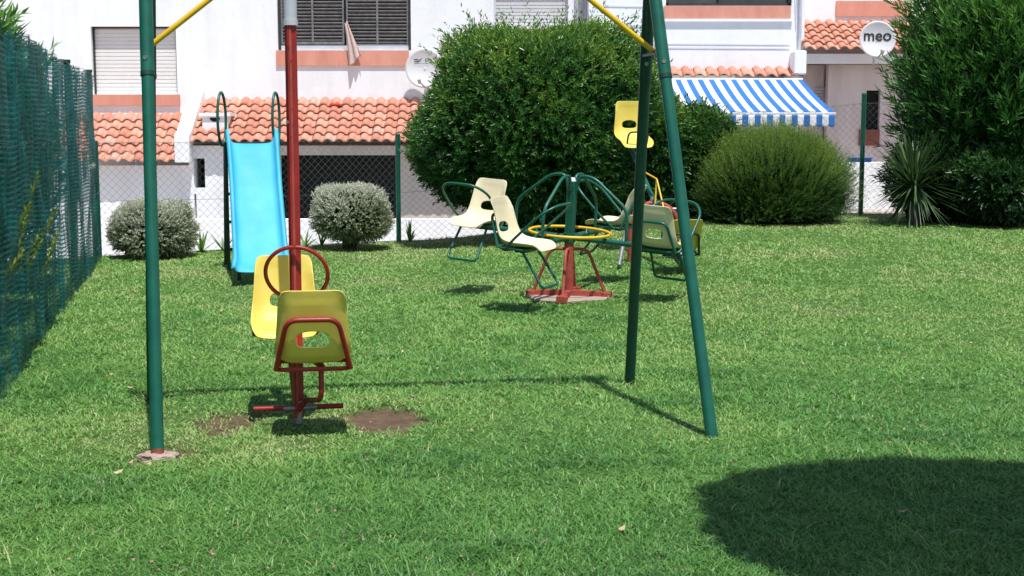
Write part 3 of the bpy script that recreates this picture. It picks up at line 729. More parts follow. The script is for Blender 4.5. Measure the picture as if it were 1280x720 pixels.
# --- house 2: middle
def house_mid():
    O = Vector((-2.5,25.3,GZ)); h = house('terraced_house', 'white house with dark louvred window, long clay tile porch roof and dark patio', O)
    xa = at(238,60,25.3).x+.002; xb = at(733,60,25.3).x
    a = at(346,-30,25.3); b = at(514,63,25.3); c = at(617,-30,25.3); d = at(710,36,25.3)
    holes = [(a.x-O.x,b.x-O.x,b.z-O.z,a.z-O.z),(c.x-O.x,d.x-O.x,d.z-O.z,c.z-O.z)]
    m = MB(); wall(m, xa-O.x, xb-O.x, 0, 6.6, -.04, .39, holes); m.build('wall', M['white_wall'], h)
    m = MB(); m.box((xa-O.x,.36,6.6),(xb-O.x,6,6.7)); m.box((xa-O.x,.36,0),(xa+.3-O.x,6,6.6)); m.box((xb-.3-O.x,.36,0),(xb-O.x,6,6.6)); m.build('side_wall', M['white_wall'], h)
    # louvred window
    x0,x1,z0,z1 = holes[0]
    m = MB(); fw=.05
    m.box((x0,.02,z0),(x0+fw,.14,z1)); m.box((x1-fw,.02,z0),(x1,.14,z1)); m.box((x0,.02,z1-fw),(x1,.14,z1)); m.box((x0,.26,z0),(x1,.30,z1))
    wn = m.build('window', M['black_wood'], h)
    m = MB(); m.box((x0+fw,.03,z0),(x1-fw,.15,z0+.09)); m.build('window_board', M['pipe'], wn)
    xm = at(431,30,25.3).x-O.x
    for k, (p, q) in enumerate(((x0+fw,xm-.02),(xm+.02,x1-fw))):
        m = MB(); zb = z0+.09+(.07 if k==0 else .03)
        m.box((p,.05,zb),(p+.03,.10,z1-fw)); m.box((q-.03,.05,zb),(q,.10,z1-fw)); mm=(p+q)/2; m.box((mm-.018,.045,zb),(mm+.018,.10,z1-fw))
        m.box((p,.05,zb-.05),(q,.10,zb)); z = zb+.03
        while z < z1-fw:
            m.box((p+.03,0,0),(q-.03,.05,.010), Matrix.Translation((0,.055,z))@Matrix.Rotation(R(-38),4,'X')); z += .063
        m.build('louvred_shutter', M['grey_wood'], wn)
    s1 = at(346,65,25.2); s2 = at(511,82,25.2)
    m = MB(); m.box((s1.x-O.x-.02,-.075,s2.z-O.z),(s2.x-O.x,.02,z0-.003)); m.build('window_sill', M['sill'], wn)
    # roller window
    x0,x1,z0,z1 = holes[1]
    m = MB(); m.box((x0,.08,z0),(x0+.04,.2,z1)); m.box((x1-.04,.08,z0),(x1,.2,z1)); m.box((x0,.08,z1-.04),(x1,.2,z1)); wn = m.build('window', M['pipe'], h)
    roller(wn, x0+.04, x1-.04, z0, z1-.04, .12, M['shutter_white'], .062)
    s1 = at(617,37,25.2); s2 = at(712,52,25.2); m = MB(); m.box((s1.x-O.x-.02,-.06,s2.z-O.z),(s2.x-O.x,.02,z0-.003)); m.build('window_sill', M['sill'], wn)
    # porch roof
    e = at(230,178,24.0); t = at(300,125,25.25); xl = at(228,178,24.0).x; xr = at(745,178,24.0).x
    tile_roof('roof', h, xl-O.x, xr-O.x, -1.3, e.z-O.z, -.05, t.z-O.z, seed=5)
    ze = e.z-O.z-.05
    # beam and porch walls
    zb = at(350,194,24.2).z-O.z; xo0 = at(349,200,24.2).x-O.x
    m = MB(); m.box((xo0,-1.12,zb),(xr-O.x,-.86,ze-.01)); m.build('porch_beam', M['shaded_wall'], h)
    n0 = at(242,198,24.2); n1 = at(257,235,24.2); g0 = at(243,242,24.2); g1 = at(246.5,274,24.2)
    m = MB(); wall(m, xl-O.x+.06, xo0-.003, 0, ze-.01, -1.12, .26, [(n0.x-O.x,n1.x-O.x,n1.z-O.z,n0.z-O.z),(g0.x-O.x,g1.x-O.x,g1.z-O.z,g0.z-O.z)]); m.build('porch_wall', M['white_wall'], h)
    m = MB(); m.box((xo0-1.55,-.60,0.02),(xr-O.x,-.52,ze-.1)); m.box((xo0-1.5,-.85,0.02),(xo0-1.45,-.61,ze-.1)); m.build('porch_back', M['dark'], h)  # near-black sheet painting the unlit depth of the patio
    xs = at(499,230,24.4).x-O.x
    m = MB(); m.box((xs,-.86,0.02),(xr-O.x,-.64,zb-.003)); m.build('porch_side_wall', M['shaded_wall'], h)
    # low patio wall
    zt = at(300,274,22.6).z-O.z; m = MB(); m.box((xl-O.x,-2.7,0),(xr-O.x+.3,-2.52,zt)); m.build('patio_wall', M['white_wall'], h)
    # sloping parapet at the left
    xp = at(228,150,24.3).x-O.x; e2 = e.z-O.z; t2 = t.z-O.z
    m = MB(); q = [(-1.40,e2-.35),(-1.40,e2+.12),(-1.16,e2+.22),(-.043,t2+.26),(-.043,e2-.35)]
    n = len(q); vs = [(xp-.06,a_,b_) for a_,b_ in q]+[(xp+.20,a_,b_) for a_,b_ in q]
    m.add(vs, [tuple(range(n-1,-1,-1)) , tuple(range(n,2*n))]+[(i,(i+1)%n,(i+1)%n+n,i+n) for i in range(n)])
    m.build('parapet', M['white_wall'], h, bevel=.01)
    # vent box with a flat dark half round painting the shade of its opening
    c0 = at(254,163,24.35); c1 = at(285,141,24.35)
    m = MB(); m.box((c0.x-O.x,-1.0,c0.z-O.z-.2),(c1.x-O.x,-.55,c1.z-O.z-.06)); m.box((c0.x-O.x-.05,-1.04,c1.z-O.z-.06),(c1.x-O.x+.05,-.5,c1.z-O.z)); vb = m.build('roof_vent', M['white_wall'], h)
    m = MB(); r_ = .075; cx = (c0.x+c1.x)/2-O.x; cz = c1.z-O.z-.085; k = 16
    vs = [(cx+r_*1.25*math.cos(math.pi+math.pi*i/k), -1.004, cz+r_*math.sin(math.pi+math.pi*i/k)) for i in range(k+1)]
    m.add(vs, [tuple(range(k+1))]); m.build('vent_opening', M['dark'], vb)
    # corner pipe
    m = MB(); xpz = at(724,20,25.2).x-O.x; m.tube([(xpz,-.10,0.2),(xpz,-.10,6.5)], .075, 14); m.build('downpipe', M['pipe'], h)
house_mid()
# cloth and red scrap
def cloth():
    p = at(432,28,25.1); q = at(441,76,25.1); L = p.z-q.z; V = []; NU, NV = 14, 24
    for j in range(NV+1):
        v = j/NV; w = .03+.13*v
        for i in range(NU+1):
            u = -1+2*i/NU; V.append((p.x+.17*v+u*w*.75, p.y+.045+.035*math.sin(u*7+v*3)*v**.5, p.z-L*v*(1-.12*u*v)+.03*math.sin(u*3)))
    W = NU+1; m = MB(); m.add(V, [(j*W+i,j*W+i+1,(j+1)*W+i+1,(j+1)*W+i) for j in range(NV) for i in range(NU)], True)
    o = m.build('cloth', M['cloth']); s = o.modifiers.new('t','SOLIDIFY'); s.thickness = .006
    tag(o, 'pale pink cloth hanging out between the dark louvred shutters', 'cloth')
    r = at(420,134,25.0); bm = bmesh.new(); bmesh.ops.create_icosphere(bm, subdivisions=3, radius=1)
    for v in bm.verts: v.co = Vector((v.co.x*.10*(1+.3*math.sin(v.co.y*5)), v.co.y*.06, v.co.z*.035*(1+.5*math.sin(v.co.x*7))))
    me = bpy.data.meshes.new('rag'); bm.to_mesh(me); bm.free(); o = link('rag', me, M['redcloth'], None, r+Vector((0,-.02,.05))); tag(o, 'small red rag lying on the clay tile roof', 'rag')
cloth()
# --- house 3: behind the awning
def house_awn():
    O = Vector((3.3,24.6,GZ)); h = house('terraced_house', 'white house above the blue striped awning', O); y0 = 24.6
    xa = at(733,60,25.3).x+.003; xb = at(1005,60,y0).x
    a = at(833,-40,y0); b = at(990,7,y0); hole = (a.x-O.x,b.x-O.x,b.z-O.z,a.z-O.z)
    zt = at(900,92,y0).z-O.z
    m = MB(); wall(m, xa-O.x, xb-O.x, zt-.02, 6.8, 0, .35, [hole]); m.build('wall', M['white_wall'], h)
    m = MB(); m.box((xa-O.x,.36,6.8),(xb-O.x,6,6.9)); m.box((xa-O.x,.36,0),(xa+.25-O.x,6,6.8)); m.box((xb-.25-O.x,.36,0),(xb-O.x,6,6.8)); m.build('side_wall', M['white_wall'], h)
    x0,x1,z0,z1 = hole
    m = MB(); m.box((x0,.08,z0),(x0+.05,.18,z1)); m.box((x1-.05,.08,z0),(x1,.18,z1)); m.box((x0,.08,z0),(x1,.18,z0+.05)); xm=x0+(x1-x0)*.42; m.box((xm,.07,z0),(xm+.05,.18,z1)); wn = m.build('window', M['black_wood'], h)
    m = MB(); m.box((x0+.05,.15,z0+.05),(x1-.05,.16,z1)); m.build('window_pane', M['glass'], wn)
    s1 = at(833,9,y0-.1); s2 = at(988,23,y0-.1); m = MB(); m.box((s1.x-O.x-.03,-.03,s2.z-O.z),(s2.x-O.x+.02,.08,z0-.003)); m.build('window_sill', M['sill'], wn)
    m = MB(); m.box((s1.x-O.x-.05,-.05,s2.z-O.z-.05),(s2.x-O.x+.05,-.003,s2.z-O.z-.003)); m.build('sill_moulding', M['white_wall'], wn)
    # tile drip row
    e = at(900,97,24.25); xl = at(780,97,24.25).x; xr = at(1004,97,24.25).x
    tile_roof('roof', h, xl-O.x, xr-O.x, 24.25-O.y, e.z-O.z, 24.59-O.y, e.z-O.z+.16, row=.4, seed=8)
    m = MB(); m.box((xl-O.x,-.30,e.z-O.z-.09),(xr-O.x-.02,.25,e.z-O.z-.01)); m.build('eave_board', M['grey_wood'], h)
    m = MB(); m.box((xl-O.x,.3,0),(xr-O.x-.05,.55,e.z-O.z-.1)); m.build('porch_back', M['pink_wall'], h)
    # faint cables on the wall
    for py_, k in ((8,0),(33,1),(55,2),(60,3)):
        z = at(780,py_,y0).z-O.z; m = MB(); m.tube([(xa-O.x+.1,-.012,z+.02),(hole[0]+.0 if k<2 else xb-O.x-.25,-.012,z)], .006, 6); m.build('cable', M['cable'], h)
    # parapet stub and corner pipe
    p0 = at(993,63,24.2); p1 = at(1008,97,24.2)
    m = MB(); m.box((p0.x-O.x,-.40,p1.z-O.z+.05),(p1.x-O.x,-.003,p0.z-O.z)); m.build('parapet', M['white_wall'], h, bevel=.03)
    m = MB(); xp = at(1001,20,24.5).x-O.x; m.tube([(xp,-.05,p0.z-O.z),(xp,-.05,6.7)], .03, 10); m.tube([(xp-.05,-.05,p0.z-O.z+.5),(xp-.16,-.05,6.7)], .008, 8); m.build('downpipe', M['pipe'], h)
house_awn()
# --- awning
def awning():
    z1 = at(900,99,24.2).z; y1 = 24.18; y2 = 21.7; pr = at(1043,140,y2); pl = at(828,140,y2); z2 = pr.z
    o = Vector((pr.x, y1, z2)); root = empty('awning', o, 'blue and white striped awning sloping out over the patio', 'awning')
    xl = pl.x-.75-o.x; NU, NV = 60, 14; V = []
    for j in range(NV+1):
        v = j/NV
        for i in range(NU+1):
            x = xl+(0-xl)*i/NU; sag = -.05*math.sin(math.pi*v)-.012*math.sin(i*.9)*v
            V.append((x, (y2-y1)*v, (z1-z2)*(1-v)+sag*.6))
    W = NU+1; m = MB(); m.add(V, [(j*W+i,j*W+i+1,(j+1)*W+i+1,(j+1)*W+i) for j in range(NV) for i in range(NU)], True)
    c = m.build('canopy', M['awning'], root); c.modifiers.new('t','SOLIDIFY').thickness = .004
    V = []; NU = 160
    for j in range(7):
        v = j/6
        for i in range(NU+1):
            x = xl+(0-xl)*i/NU; f = (x/.195*2) % 1; scal = .035*math.sin(math.pi*f)
            V.append((x, y2-y1-.035+.014*math.sin(i*.55)*v, -.045-v*(.16+scal)))
    W = NU+1; m = MB(); m.add(V, [(j*W+i,j*W+i+1,(j+1)*W+i+1,(j+1)*W+i) for j in range(6) for i in range(NU)], True)
    c = m.build('valance', M['awning'], root); c.modifiers.new('t','SOLIDIFY').thickness = .004
    m = MB(); m.box((xl,y2-y1-.03,-.05),(.02,y2-y1+.03,-.006)); m.build('front_bar', M['dish'], root, bevel=.01)
    m = MB(); m.tube([(xl,-.03,z1-z2-.02),(.0,-.03,z1-z2-.02)], .04, 12); m.build('roller', M['pipe'], root)
    for x in (xl+.5, -.35):
        m = MB(); m.tube([(x,0,z1-z2-.15),(x-.6,(y2-y1)*.5,.2),(x,y2-y1+.05,-.04)], .02, 8); m.build('folding_arm', M['dish'], root)
awning()
# --- house 4: far right
def house_right():
    y0 = 25.6; O = Vector((8,y0,GZ)); h = house('terraced_house', 'white house with clay tile porch roof at the right end of the row', O)
    xa = at(1005,60,24.6).x+.003; xa2 = at(1006,60,y0).x; xb = 14
    a = at(1048,-60,y0); b = at(1138,1,y0); hole = (a.x-O.x,b.x-O.x,b.z-O.z,a.z-O.z)
    c = at(1195,-60,y0); d = at(1275,1,y0); hole2 = (c.x-O.x,d.x-O.x,d.z-O.z,c.z-O.z)
    m = MB(); wall(m, xa-O.x, xb-O.x, 0, 6.9, 0, .35, [hole, hole2]); m.build('wall', M['white_wall'], h)
    m = MB(); m.box((xa-O.x,.36,6.9),(xb-O.x,6,7)); m.box((xb-.3-O.x,.36,0),(xb-O.x,6,6.9)); m.build('side_wall', M['white_wall'], h)
    for x0,x1,z0,z1 in (hole, hole2):
        m = MB(); m.box((x0,.08,z0),(x0+.05,.18,z1)); m.box((x1-.05,.08,z0),(x1,.18,z1)); m.box((x0,.05,z0),(x1,.18,z0+.06)); wn = m.build('window', M['pipe'], h)
        m = MB(); m.box((x0+.05,.15,z0+.05),(x1-.05,.16,z1)); m.build('window_pane', M['glass'], wn)
        sz = at(1048,20,y0-.1).z; m = MB(); m.box((x0-.02,-.03,sz-O.z),(x1+.02,.05,z0-.003)); m.build('window_sill', M['sill'], wn)
    e = at(1006,63,24.3); t = at(1100,28,y0); xl = at(1006,63,24.3).x
    tile_roof('roof', h, xl-O.x+.01, 13.9-O.x, -1.3, e.z-O.z, -.02, t.z-O.z, seed=12)
    ze = e.z-O.z-.05; zb = at(1006,79,24.45).z-O.z
    m = MB(); m.box((xl-O.x+.02,-1.12,zb),(13.9-O.x,-.86,ze)); m.build('porch_beam', M['white_wall'], h)
    m = MB()
    w0 = at(1083,113,25.0); w1 = at(1098,182,25.0)
    wall(m, at(1035,100,25).x-O.x, 13.9-O.x, 0, zb-.003, -.62, .2, [(w0.x-O.x,w1.x-O.x,w1.z-O.z,w0.z-O.z)])
    m.box((at(1030,100,25).x-O.x-.9,-.3,0),(at(1035,100,25).x-O.x-.003,-.2,zb-.003))
    m.build('porch_wall', M['pink_wall'], h)
    m = MB(); m.box((w0.x-O.x,-.5,w1.z-O.z),(w1.x-O.x,-.49,w0.z-O.z)); dn = m.build('porch_window', M['dark'], h)
    zz = at(1083,162,25).z-O.z; m = MB(); m.box((w0.x-O.x-.12,-.66,w1.z-O.z),(w1.x-O.x,-.63,zz)); m.build('wooden_panel', M['redbrown'], dn)
    r0 = at(1028,110,25.2); r1 = at(1046,130,25.2)
    m = MB(); z = r1.z-O.z
    while z < r0.z-O.z: m.box((r0.x-O.x-.12,-.345,z),(r0.x-O.x+.2,-.303,z+.035)); z += .05
    m.build('louvre_vent', M['pink_wall'], h)
    # low white garden wall
    zt = at(1060,203,20.8).z-O.z; m = MB(); m.box((at(640,200,20.8).x-O.x,-4.8,0),(15-O.x,-4.62,zt-.0)); 
    gw = MB(); gw.box((at(640,200,20.8).x,20.8,-1.2),(15,20.98,zt+O.z))
    o = gw.build('garden_wall', M['white_wall'], bevel=.01); tag(o, 'low white garden wall behind the right part of the wire fence', 'garden wall')
    b0 = at(1064,203,20.7)
    m = MB(); m.box((0,0,0),(.34,.14,.06)); m.box((-.02,-.02,.06),(.36,.16,.075)); o = m.build('tray', M['bluebox'], None, (b0.x, 20.81, zt+O.z+.002), bevel=.008); tag(o, 'blue plastic tray lying on the low white garden wall', 'tray')
house_right()

# ------------------------------------------------------------------ dishes
def text_obj(txt, size, mat, parent, loc, rot):
    cu = bpy.data.curves.new('t', 'FONT'); cu.body = txt; cu.size = size; cu.align_x = 'CENTER'; cu.align_y = 'CENTER'; cu.extrude = .001; cu.offset = size*.012
    tmp = bpy.data.objects.new('t', cu); COL.objects.link(tmp); bpy.context.view_layer.update()
    me = bpy.data.meshes.new_from_object(tmp.evaluated_get(bpy.context.evaluated_depsgraph_get())); bpy.data.objects.remove(tmp)
    me.materials.clear(); me.name = 'lettering'
    o = link('lettering', me, mat, parent, loc); o.rotation_euler = rot; return o
def conform(o, parent_r, dz, pit):
    R_ = Matrix.Rotation(pit, 4, 'X')
    for v in o.data.vertices:
        x, z, e = v.co.x+dz[0], v.co.y+dz[1], v.co.z; q2 = (x/parent_r[0])**2+(z/parent_r[1])**2
        v.co = R_ @ Vector((x, .07*(1-q2)-.020-e, z))
    o.location = (0,0,0); o.rotation_euler = (0,0,0)
def dish(c, rx, rz, yaw, pitch_, label):
    root = empty('satellite_dish', c, label, 'satellite dish', rz=yaw)
    NR, NA = 10, 48; V = []; 
    for j in range(NR+1):
        q = j/NR
        for i in range(NA): 
            a = 2*math.pi*i/NA; V.append(Vector((rx*q*math.cos(a), -.07*q*q+.07, rz*q*math.sin(a))))
    Rm = Matrix.Rotation(pitch_, 4, 'X'); V = [Rm@v for v in V]
    m = MB(); m.add(V, [(j*NA+i, j*NA+(i+1)%NA, (j+1)*NA+(i+1)%NA, (j+1)*NA+i) for j in range(NR) for i in range(NA)], True)
    o = m.build('reflector', M['dish'], root); o.modifiers.new('t','SOLIDIFY').thickness = .012
    m = MB(); m.tube([Rm@Vector((.02,.02,-rz*.98)), Rm@Vector((.02,-.32,-rz*.80))], .012, 8); m.build('arm', M['steel'], root)
    m = MB(); m.tube([Rm@Vector((.02,-.30,-rz*.86)), Rm@Vector((.02,-.36,-rz*.66))], .032, 12); m.build('receiver', M['pipe'], root)
    m = MB(); m.tube([(0,.05,-.03),(0,.25,-.03),(0,.25,-rz*1.35)], .022, 10); m.build('mast', M['pipe'], root)
    return root
d1 = at(1097,49,23.9); dd = dish(d1, .315, .315, R(-3), R(-3), 'round white satellite dish printed meo above the porch')
conform(text_obj('meo', .27, M['ink'], dd, (0,0,0), (0,0,0)), (.315,.315), (0,.06), R(-3))
d2 = at(530,85,24.95); dd = dish(d2, .355, .355, R(-14), R(-5), 'white satellite dish half hidden by the big round bush')
def logo2():
    m = MB(); y = -.02
    m.add([(-.20,y,.165),(-.12,y,.165),(-.12,y,.145),(-.20,y,.145)], [(0,1,2,3)])
    m.add([(-.19,y,.128),(-.13,y,.128),(-.09,y,.160),(-.05,y,.185),(-.055,y,.170),(-.12,y,.112),(-.19,y,.112)], [(6,5,4,3,2,1,0)])
    m.add([(-.20,y,.085),(.09,y,.085),(.09,y,.078),(-.20,y,.078)], [(3,2,1,0)])
    o = m.build('logo', M['ink_grey'], dd)
    for v in o.data.vertices: v.co = Vector((v.co.x, v.co.z, 0))
    conform(o, (.355,.355), (0,0), R(-5)); conform(text_obj('C', .075, M['ink_grey'], dd, (0,0,0), (0,0,0)), (.355,.355), (.03,.145), R(-5))
logo2()

# ------------------------------------------------------------------ fences
def chain_fence():
    pts = [Vector((-4.72,15.45)), Vector((-1.45,17.4)), Vector((4.62,18.05)), Vector((9.5,18.4))]
    tops = [1.30, 1.30, 1.78, 1.85]
    root = empty('wire_fence', (pts[1].x,pts[1].y,0), 'green chain link fence on round green posts at the back of the lawn', 'fence')
    O = Vector((pts[1].x,pts[1].y,0)); m = MB(); cell = .092; r = .0015
    for k in range(3):
        p, q = pts[k], pts[k+1]; L = (q-p).length; d = (q-p)/L
        def P3(s, zf):
            x = p.x+d.x*s; y = p.y+d.y*s; g = ground_h(x,y)-.05; t = tops[k]+(tops[k+1]-tops[k])*s/L
            return Vector((x,y,g+(t-g)*zf))-O
        H = 1.35 if k < 1 else 1.5; n = int(L/cell); run = H
        for sgn in (1,-1):
            for i in range(-int(H/cell)-1, n+int(H/cell)+1):
                s0 = i*cell; s1 = s0+sgn*run; z0, z1 = 0., 1.
                a, b = s0, s1
                # clip to 0..L
                def clip(val, a, b, z0, z1):
                    t = (val-a)/(b-a); return val, z0+(z1-z0)*t
                if (a < 0 and b < 0) or (a > L and b > L): continue
                if a < 0: a, z0 = clip(0, s0, s1, 0, 1)
                if a > L: a, z0 = clip(L, s0, s1, 0, 1)
                if b < 0: b, z1 = clip(0, s0, s1, 0, 1)
                if b > L: b, z1 = clip(L, s0, s1, 0, 1)
                if abs(b-a) < .02: continue
                off = Vector((0,.0025*sgn,0))
                # gentle waviness
                ps = [P3(a+(b-a)*t/4, z0+(z1-z0)*t/4)+off+Vector((0,.012*math.sin((a+(b-a)*t/4)*1.7),0)) for t in range(5)]
                m.tube(ps, r, 3, cap=False)
        for zf in (.99,.5,.05):
            m.tube([P3(L*t/12, zf+(.006*math.sin(t) if 0<t<12 else 0)) for t in range(13)], .0028, 4)
    m.build('wire_mesh', M['wire'], root)
    post = [(pts[1],1.36),(pts[2],1.88),(pts[3],1.9),(pts[0]+Vector((.02,0)),1.3)]
    for p, t in post:
        m = MB(); g = ground_h(p.x,p.y)-.2; m.tube([Vector((p.x,p.y-.035,g))-O, Vector((p.x,p.y-.035,t))-O], .032, 14); m.tube([Vector((p.x,p.y-.035,t))-O, Vector((p.x,p.y-.035,t+.02))-O], [.036,.028], 14); m.build('post', M['green'], root)
chain_fence()

def net_mat():
    m, nt, b, nd, ln = newmat('teal_shade_net')
    tc = nd.new('ShaderNodeTexCoord'); sp = nd.new('ShaderNodeSeparateXYZ'); at_ = nd.new('ShaderNodeAttribute'); at_.attribute_name = 'dens'
    uvx = nd.new('ShaderNodeAttribute'); uvx.attribute_name = 'run'; uvz = nd.new('ShaderNodeAttribute'); uvz.attribute_name = 'rise'
    def grid(src, per, duty):
        a = nd.new('ShaderNodeMath'); a.operation='MULTIPLY'; a.inputs[1].default_value=1/per; ln.new(src, a.inputs[0])
        f = nd.new('ShaderNodeMath'); f.operation='FRACT'; ln.new(a.outputs[0], f.inputs[0])
        g = nd.new('ShaderNodeMath'); g.operation='LESS_THAN'; g.inputs[1].default_value=duty; ln.new(f.outputs[0], g.inputs[0]); return g.outputs[0]
    gx = grid(uvx.outputs['Fac'], .019, .33); gz = grid(uvz.outputs['Fac'], .034, .36)
    mxx = nd.new('ShaderNodeMath'); mxx.operation='MAXIMUM'; ln.new(gx, mxx.inputs[0]); ln.new(gz, mxx.inputs[1])
    nz = noise(nd, ln, 2.6, 5, rough=.65); add = nd.new('ShaderNodeMath'); add.operation='ADD'; ln.new(nz.outputs['Fac'], add.inputs[0]); ln.new(at_.outputs['Fac'], add.inputs[1])
    mr = nd.new('ShaderNodeMapRange'); mr.inputs[1].default_value=.42; mr.inputs[2].default_value=.85; mr.inputs[3].default_value=.50; mr.inputs[4].default_value=1.0; ln.new(add.outputs[0], mr.inputs[0])
    al = nd.new('ShaderNodeMath'); al.operation='MULTIPLY'; ln.new(mxx.outputs[0], al.inputs[0]); ln.new(mr.outputs[0], al.inputs[1])
    n2 = noise(nd, ln, 6, 4); r = ramp(nd, [(.3,(.004,.085,.085)),(.7,(.020,.27,.255))]); ln.new(n2.outputs['Fac'], r.inputs[0]); ln.new(r.outputs[0], b.inputs['Base Color'])
    setp(b, Roughness=.6); ln.new(al.outputs[0], b.inputs['Alpha'])
    return m
M['net'] = net_mat()
NP = [Vector((-1.92,3.0)), Vector((-3.10,8.17)), Vector((-4.74,15.42))]
def net_fence():
    root = empty('net_fence', (NP[1].x,NP[1].y,0), 'green wire fence draped with creased teal shade netting along the left side', 'fence'); O = Vector((NP[1].x,NP[1].y,0))
    total = (NP[2]-NP[0]).length; d = (NP[2]-NP[0])/total
    # straight fence through the two measured points
    d = (NP[2]-NP[1]).normalized(); start = NP[1]-d*5; total = (NP[2]-start).length; nrm = Vector((d.y,-d.x))
    nx, nz = 520, 30; 
    for layer in range(2):
        S = np.linspace(0, total*(1 if layer==0 else .965), nx); T = np.linspace(0, 1, nz); SS, TT = np.meshgrid(S, T)
        fold = .055*(vnoise(SS, TT*.6, 3.5, 50+layer)-.5)+.05*(vnoise(SS, TT*.4, 9, 51+layer)-.5)+.03*np.sin(SS*9+3*vnoise(SS,TT,1.2,60)*6)*(.4+TT*.3)
        top = 2.09+.09*np.clip(1-(SS-4)/6,0,1)+.05*np.sin(SS*2.1)*.5-.09*vnoise(SS, SS*0, 2.2, 53)-(.05 if layer else 0)+.05*vnoise(SS,SS*0,7,54)
        slack = .02+.05*layer
        X = start.x+d.x*SS+nrm.x*(fold+slack); Y = start.y+d.y*SS+nrm.y*(fold+slack); Z = -.02+top*TT+.02*np.sin(SS*5)*TT
        dens = .35*vnoise(SS, TT*.5, 7, 55)+.25*(vnoise(SS,TT,2,56)-.5)
        V = np.stack([X-O.x,Y-O.y,Z],-1).reshape(-1,3); i = np.arange(nx*nz).reshape(nz,nx)
        Fc = np.stack([i[:-1,:-1],i[:-1,1:],i[1:,1:],i[1:,:-1]],-1).reshape(-1,4)
        run = SS+.35*fold*6; npmesh('netting', V, Fc, 4, M['net'], root, attrs={'dens':dens.ravel(),'run':(run+10).ravel(),'rise':(Z+5+.012*np.sin(SS*4)).ravel()}, smooth=True)
    m = MB()
    for z in (.15,.75,1.4,2.05):
        m.tube([Vector((start.x+d.x*s,start.y+d.y*s,z+.015*math.sin(s*3)))-O+Vector((nrm.x,nrm.y,0))*.06 for s in np.linspace(0,total,40)], .003, 4)
    m.build('tie_wire', M['wire'], root)
    for s in (total, total-2.6, total-5.2, total-7.8, total-10.2):
        p = start+d*s; m = MB(); m.tube([Vector((p.x,p.y,-.1))-O, Vector((p.x,p.y,2.08))-O], .03, 12); m.tube([Vector((p.x,p.y,2.08))-O, Vector((p.x,p.y,2.11))-O], .036, 12); m.build('post', M['darkgreen'], root)
    return start, d, nrm, total
NS, ND, NN, NT_ = net_fence()

# ------------------------------------------------------------------ plants
def lump(D, seed, amp=.12, freq=2.2):
    rg = np.random.default_rng(seed); out = np.zeros(len(D))
    for k in range(7):
        w = rg.normal(0, freq*(1+k*.35), 3); out += np.sin(D@w+rg.uniform(0,6.28))*amp/(1+k*.4)
    return 1+out*.6
def leaves_on_twigs(B, Dr, L, K, ll, lw, spread, rg, tint, upcurl=0):
    """B base points, Dr unit directions, L twig lengths, K leaves per twig"""
    n = len(B); t = (np.arange(K)+.5)/K; t = t[None,:]+rg.normal(0,.03,(n,K))
    pos = B[:,None,:]+Dr[:,None,:]*(L[:,None]*t)[...,None]
    ref = np.where(np.abs(Dr[:,2:3])<.9, np.array([[0,0,1.]]), np.array([[1.,0,0]])); e1 = np.cross(Dr, ref); e1 /= np.linalg.norm(e1,axis=1,keepdims=True)+1e-9; e2 = np.cross(Dr, e1)
    ph = np.arange(K)[None,:]*2.4+rg.uniform(0,6.28,(n,1))+rg.normal(0,.3,(n,K))
    perp = e1[:,None,:]*np.cos(ph)[...,None]+e2[:,None,:]*np.sin(ph)[...,None]
    sp = spread*(1.15-.65*t)[...,None]*(1+rg.normal(0,.15,(n,K,1)))
    ld = Dr[:,None,:]*np.cos(sp)+perp*np.sin(sp); ld /= np.linalg.norm(ld,axis=2,keepdims=True)
    side = np.cross(ld, Dr[:,None,:])+rg.normal(0,.25,(n,K,3)); side /= np.linalg.norm(side,axis=2,keepdims=True)+1e-9
    up = np.cross(side, ld)
    s = (.7+.6*rg.random((n,K,1)))*ll; w = lw*(.8+.4*rg.random((n,K,1)))
    a = pos; c = pos+ld*s-up*s*.08; b = pos+ld*s*.45+side*w+up*w*.35; e = pos+ld*s*.45-side*w+up*w*.35
    V = np.stack([a,b,c,e],2).reshape(-1,3)
    i = np.arange(n*K)*4; Fc = np.stack([i,i+1,i+2,i,i+2,i+3],-1).reshape(-1,3)
    tn = np.clip(tint[:,None]+rg.normal(0,.12,(n,K))+.12*t, 0, 1); tn = np.repeat(tn.ravel(),4)
    return V, Fc, tn
def merge(parts):
    Vs=[];Fs=[];Ts=[];o=0
    for V,Fc,t in parts: Vs.append(V);Fs.append(Fc+o);Ts.append(t);o+=len(V)
    return np.concatenate(Vs),np.concatenate(Fs),np.concatenate(Ts)
def core_mesh(parent, ctr, rad, seed, k, zmin, name='shade_core'):  # solid dark blob added to stop see-through, coloured as inner shade
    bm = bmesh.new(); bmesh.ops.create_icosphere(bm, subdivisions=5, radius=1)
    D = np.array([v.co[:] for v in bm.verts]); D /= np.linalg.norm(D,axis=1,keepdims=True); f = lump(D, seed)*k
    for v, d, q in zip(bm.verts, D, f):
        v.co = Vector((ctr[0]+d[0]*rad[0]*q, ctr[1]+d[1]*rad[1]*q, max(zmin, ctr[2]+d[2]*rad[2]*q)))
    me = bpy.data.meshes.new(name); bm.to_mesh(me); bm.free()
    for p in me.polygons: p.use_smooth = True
    return link(name, me, M['core'], parent)
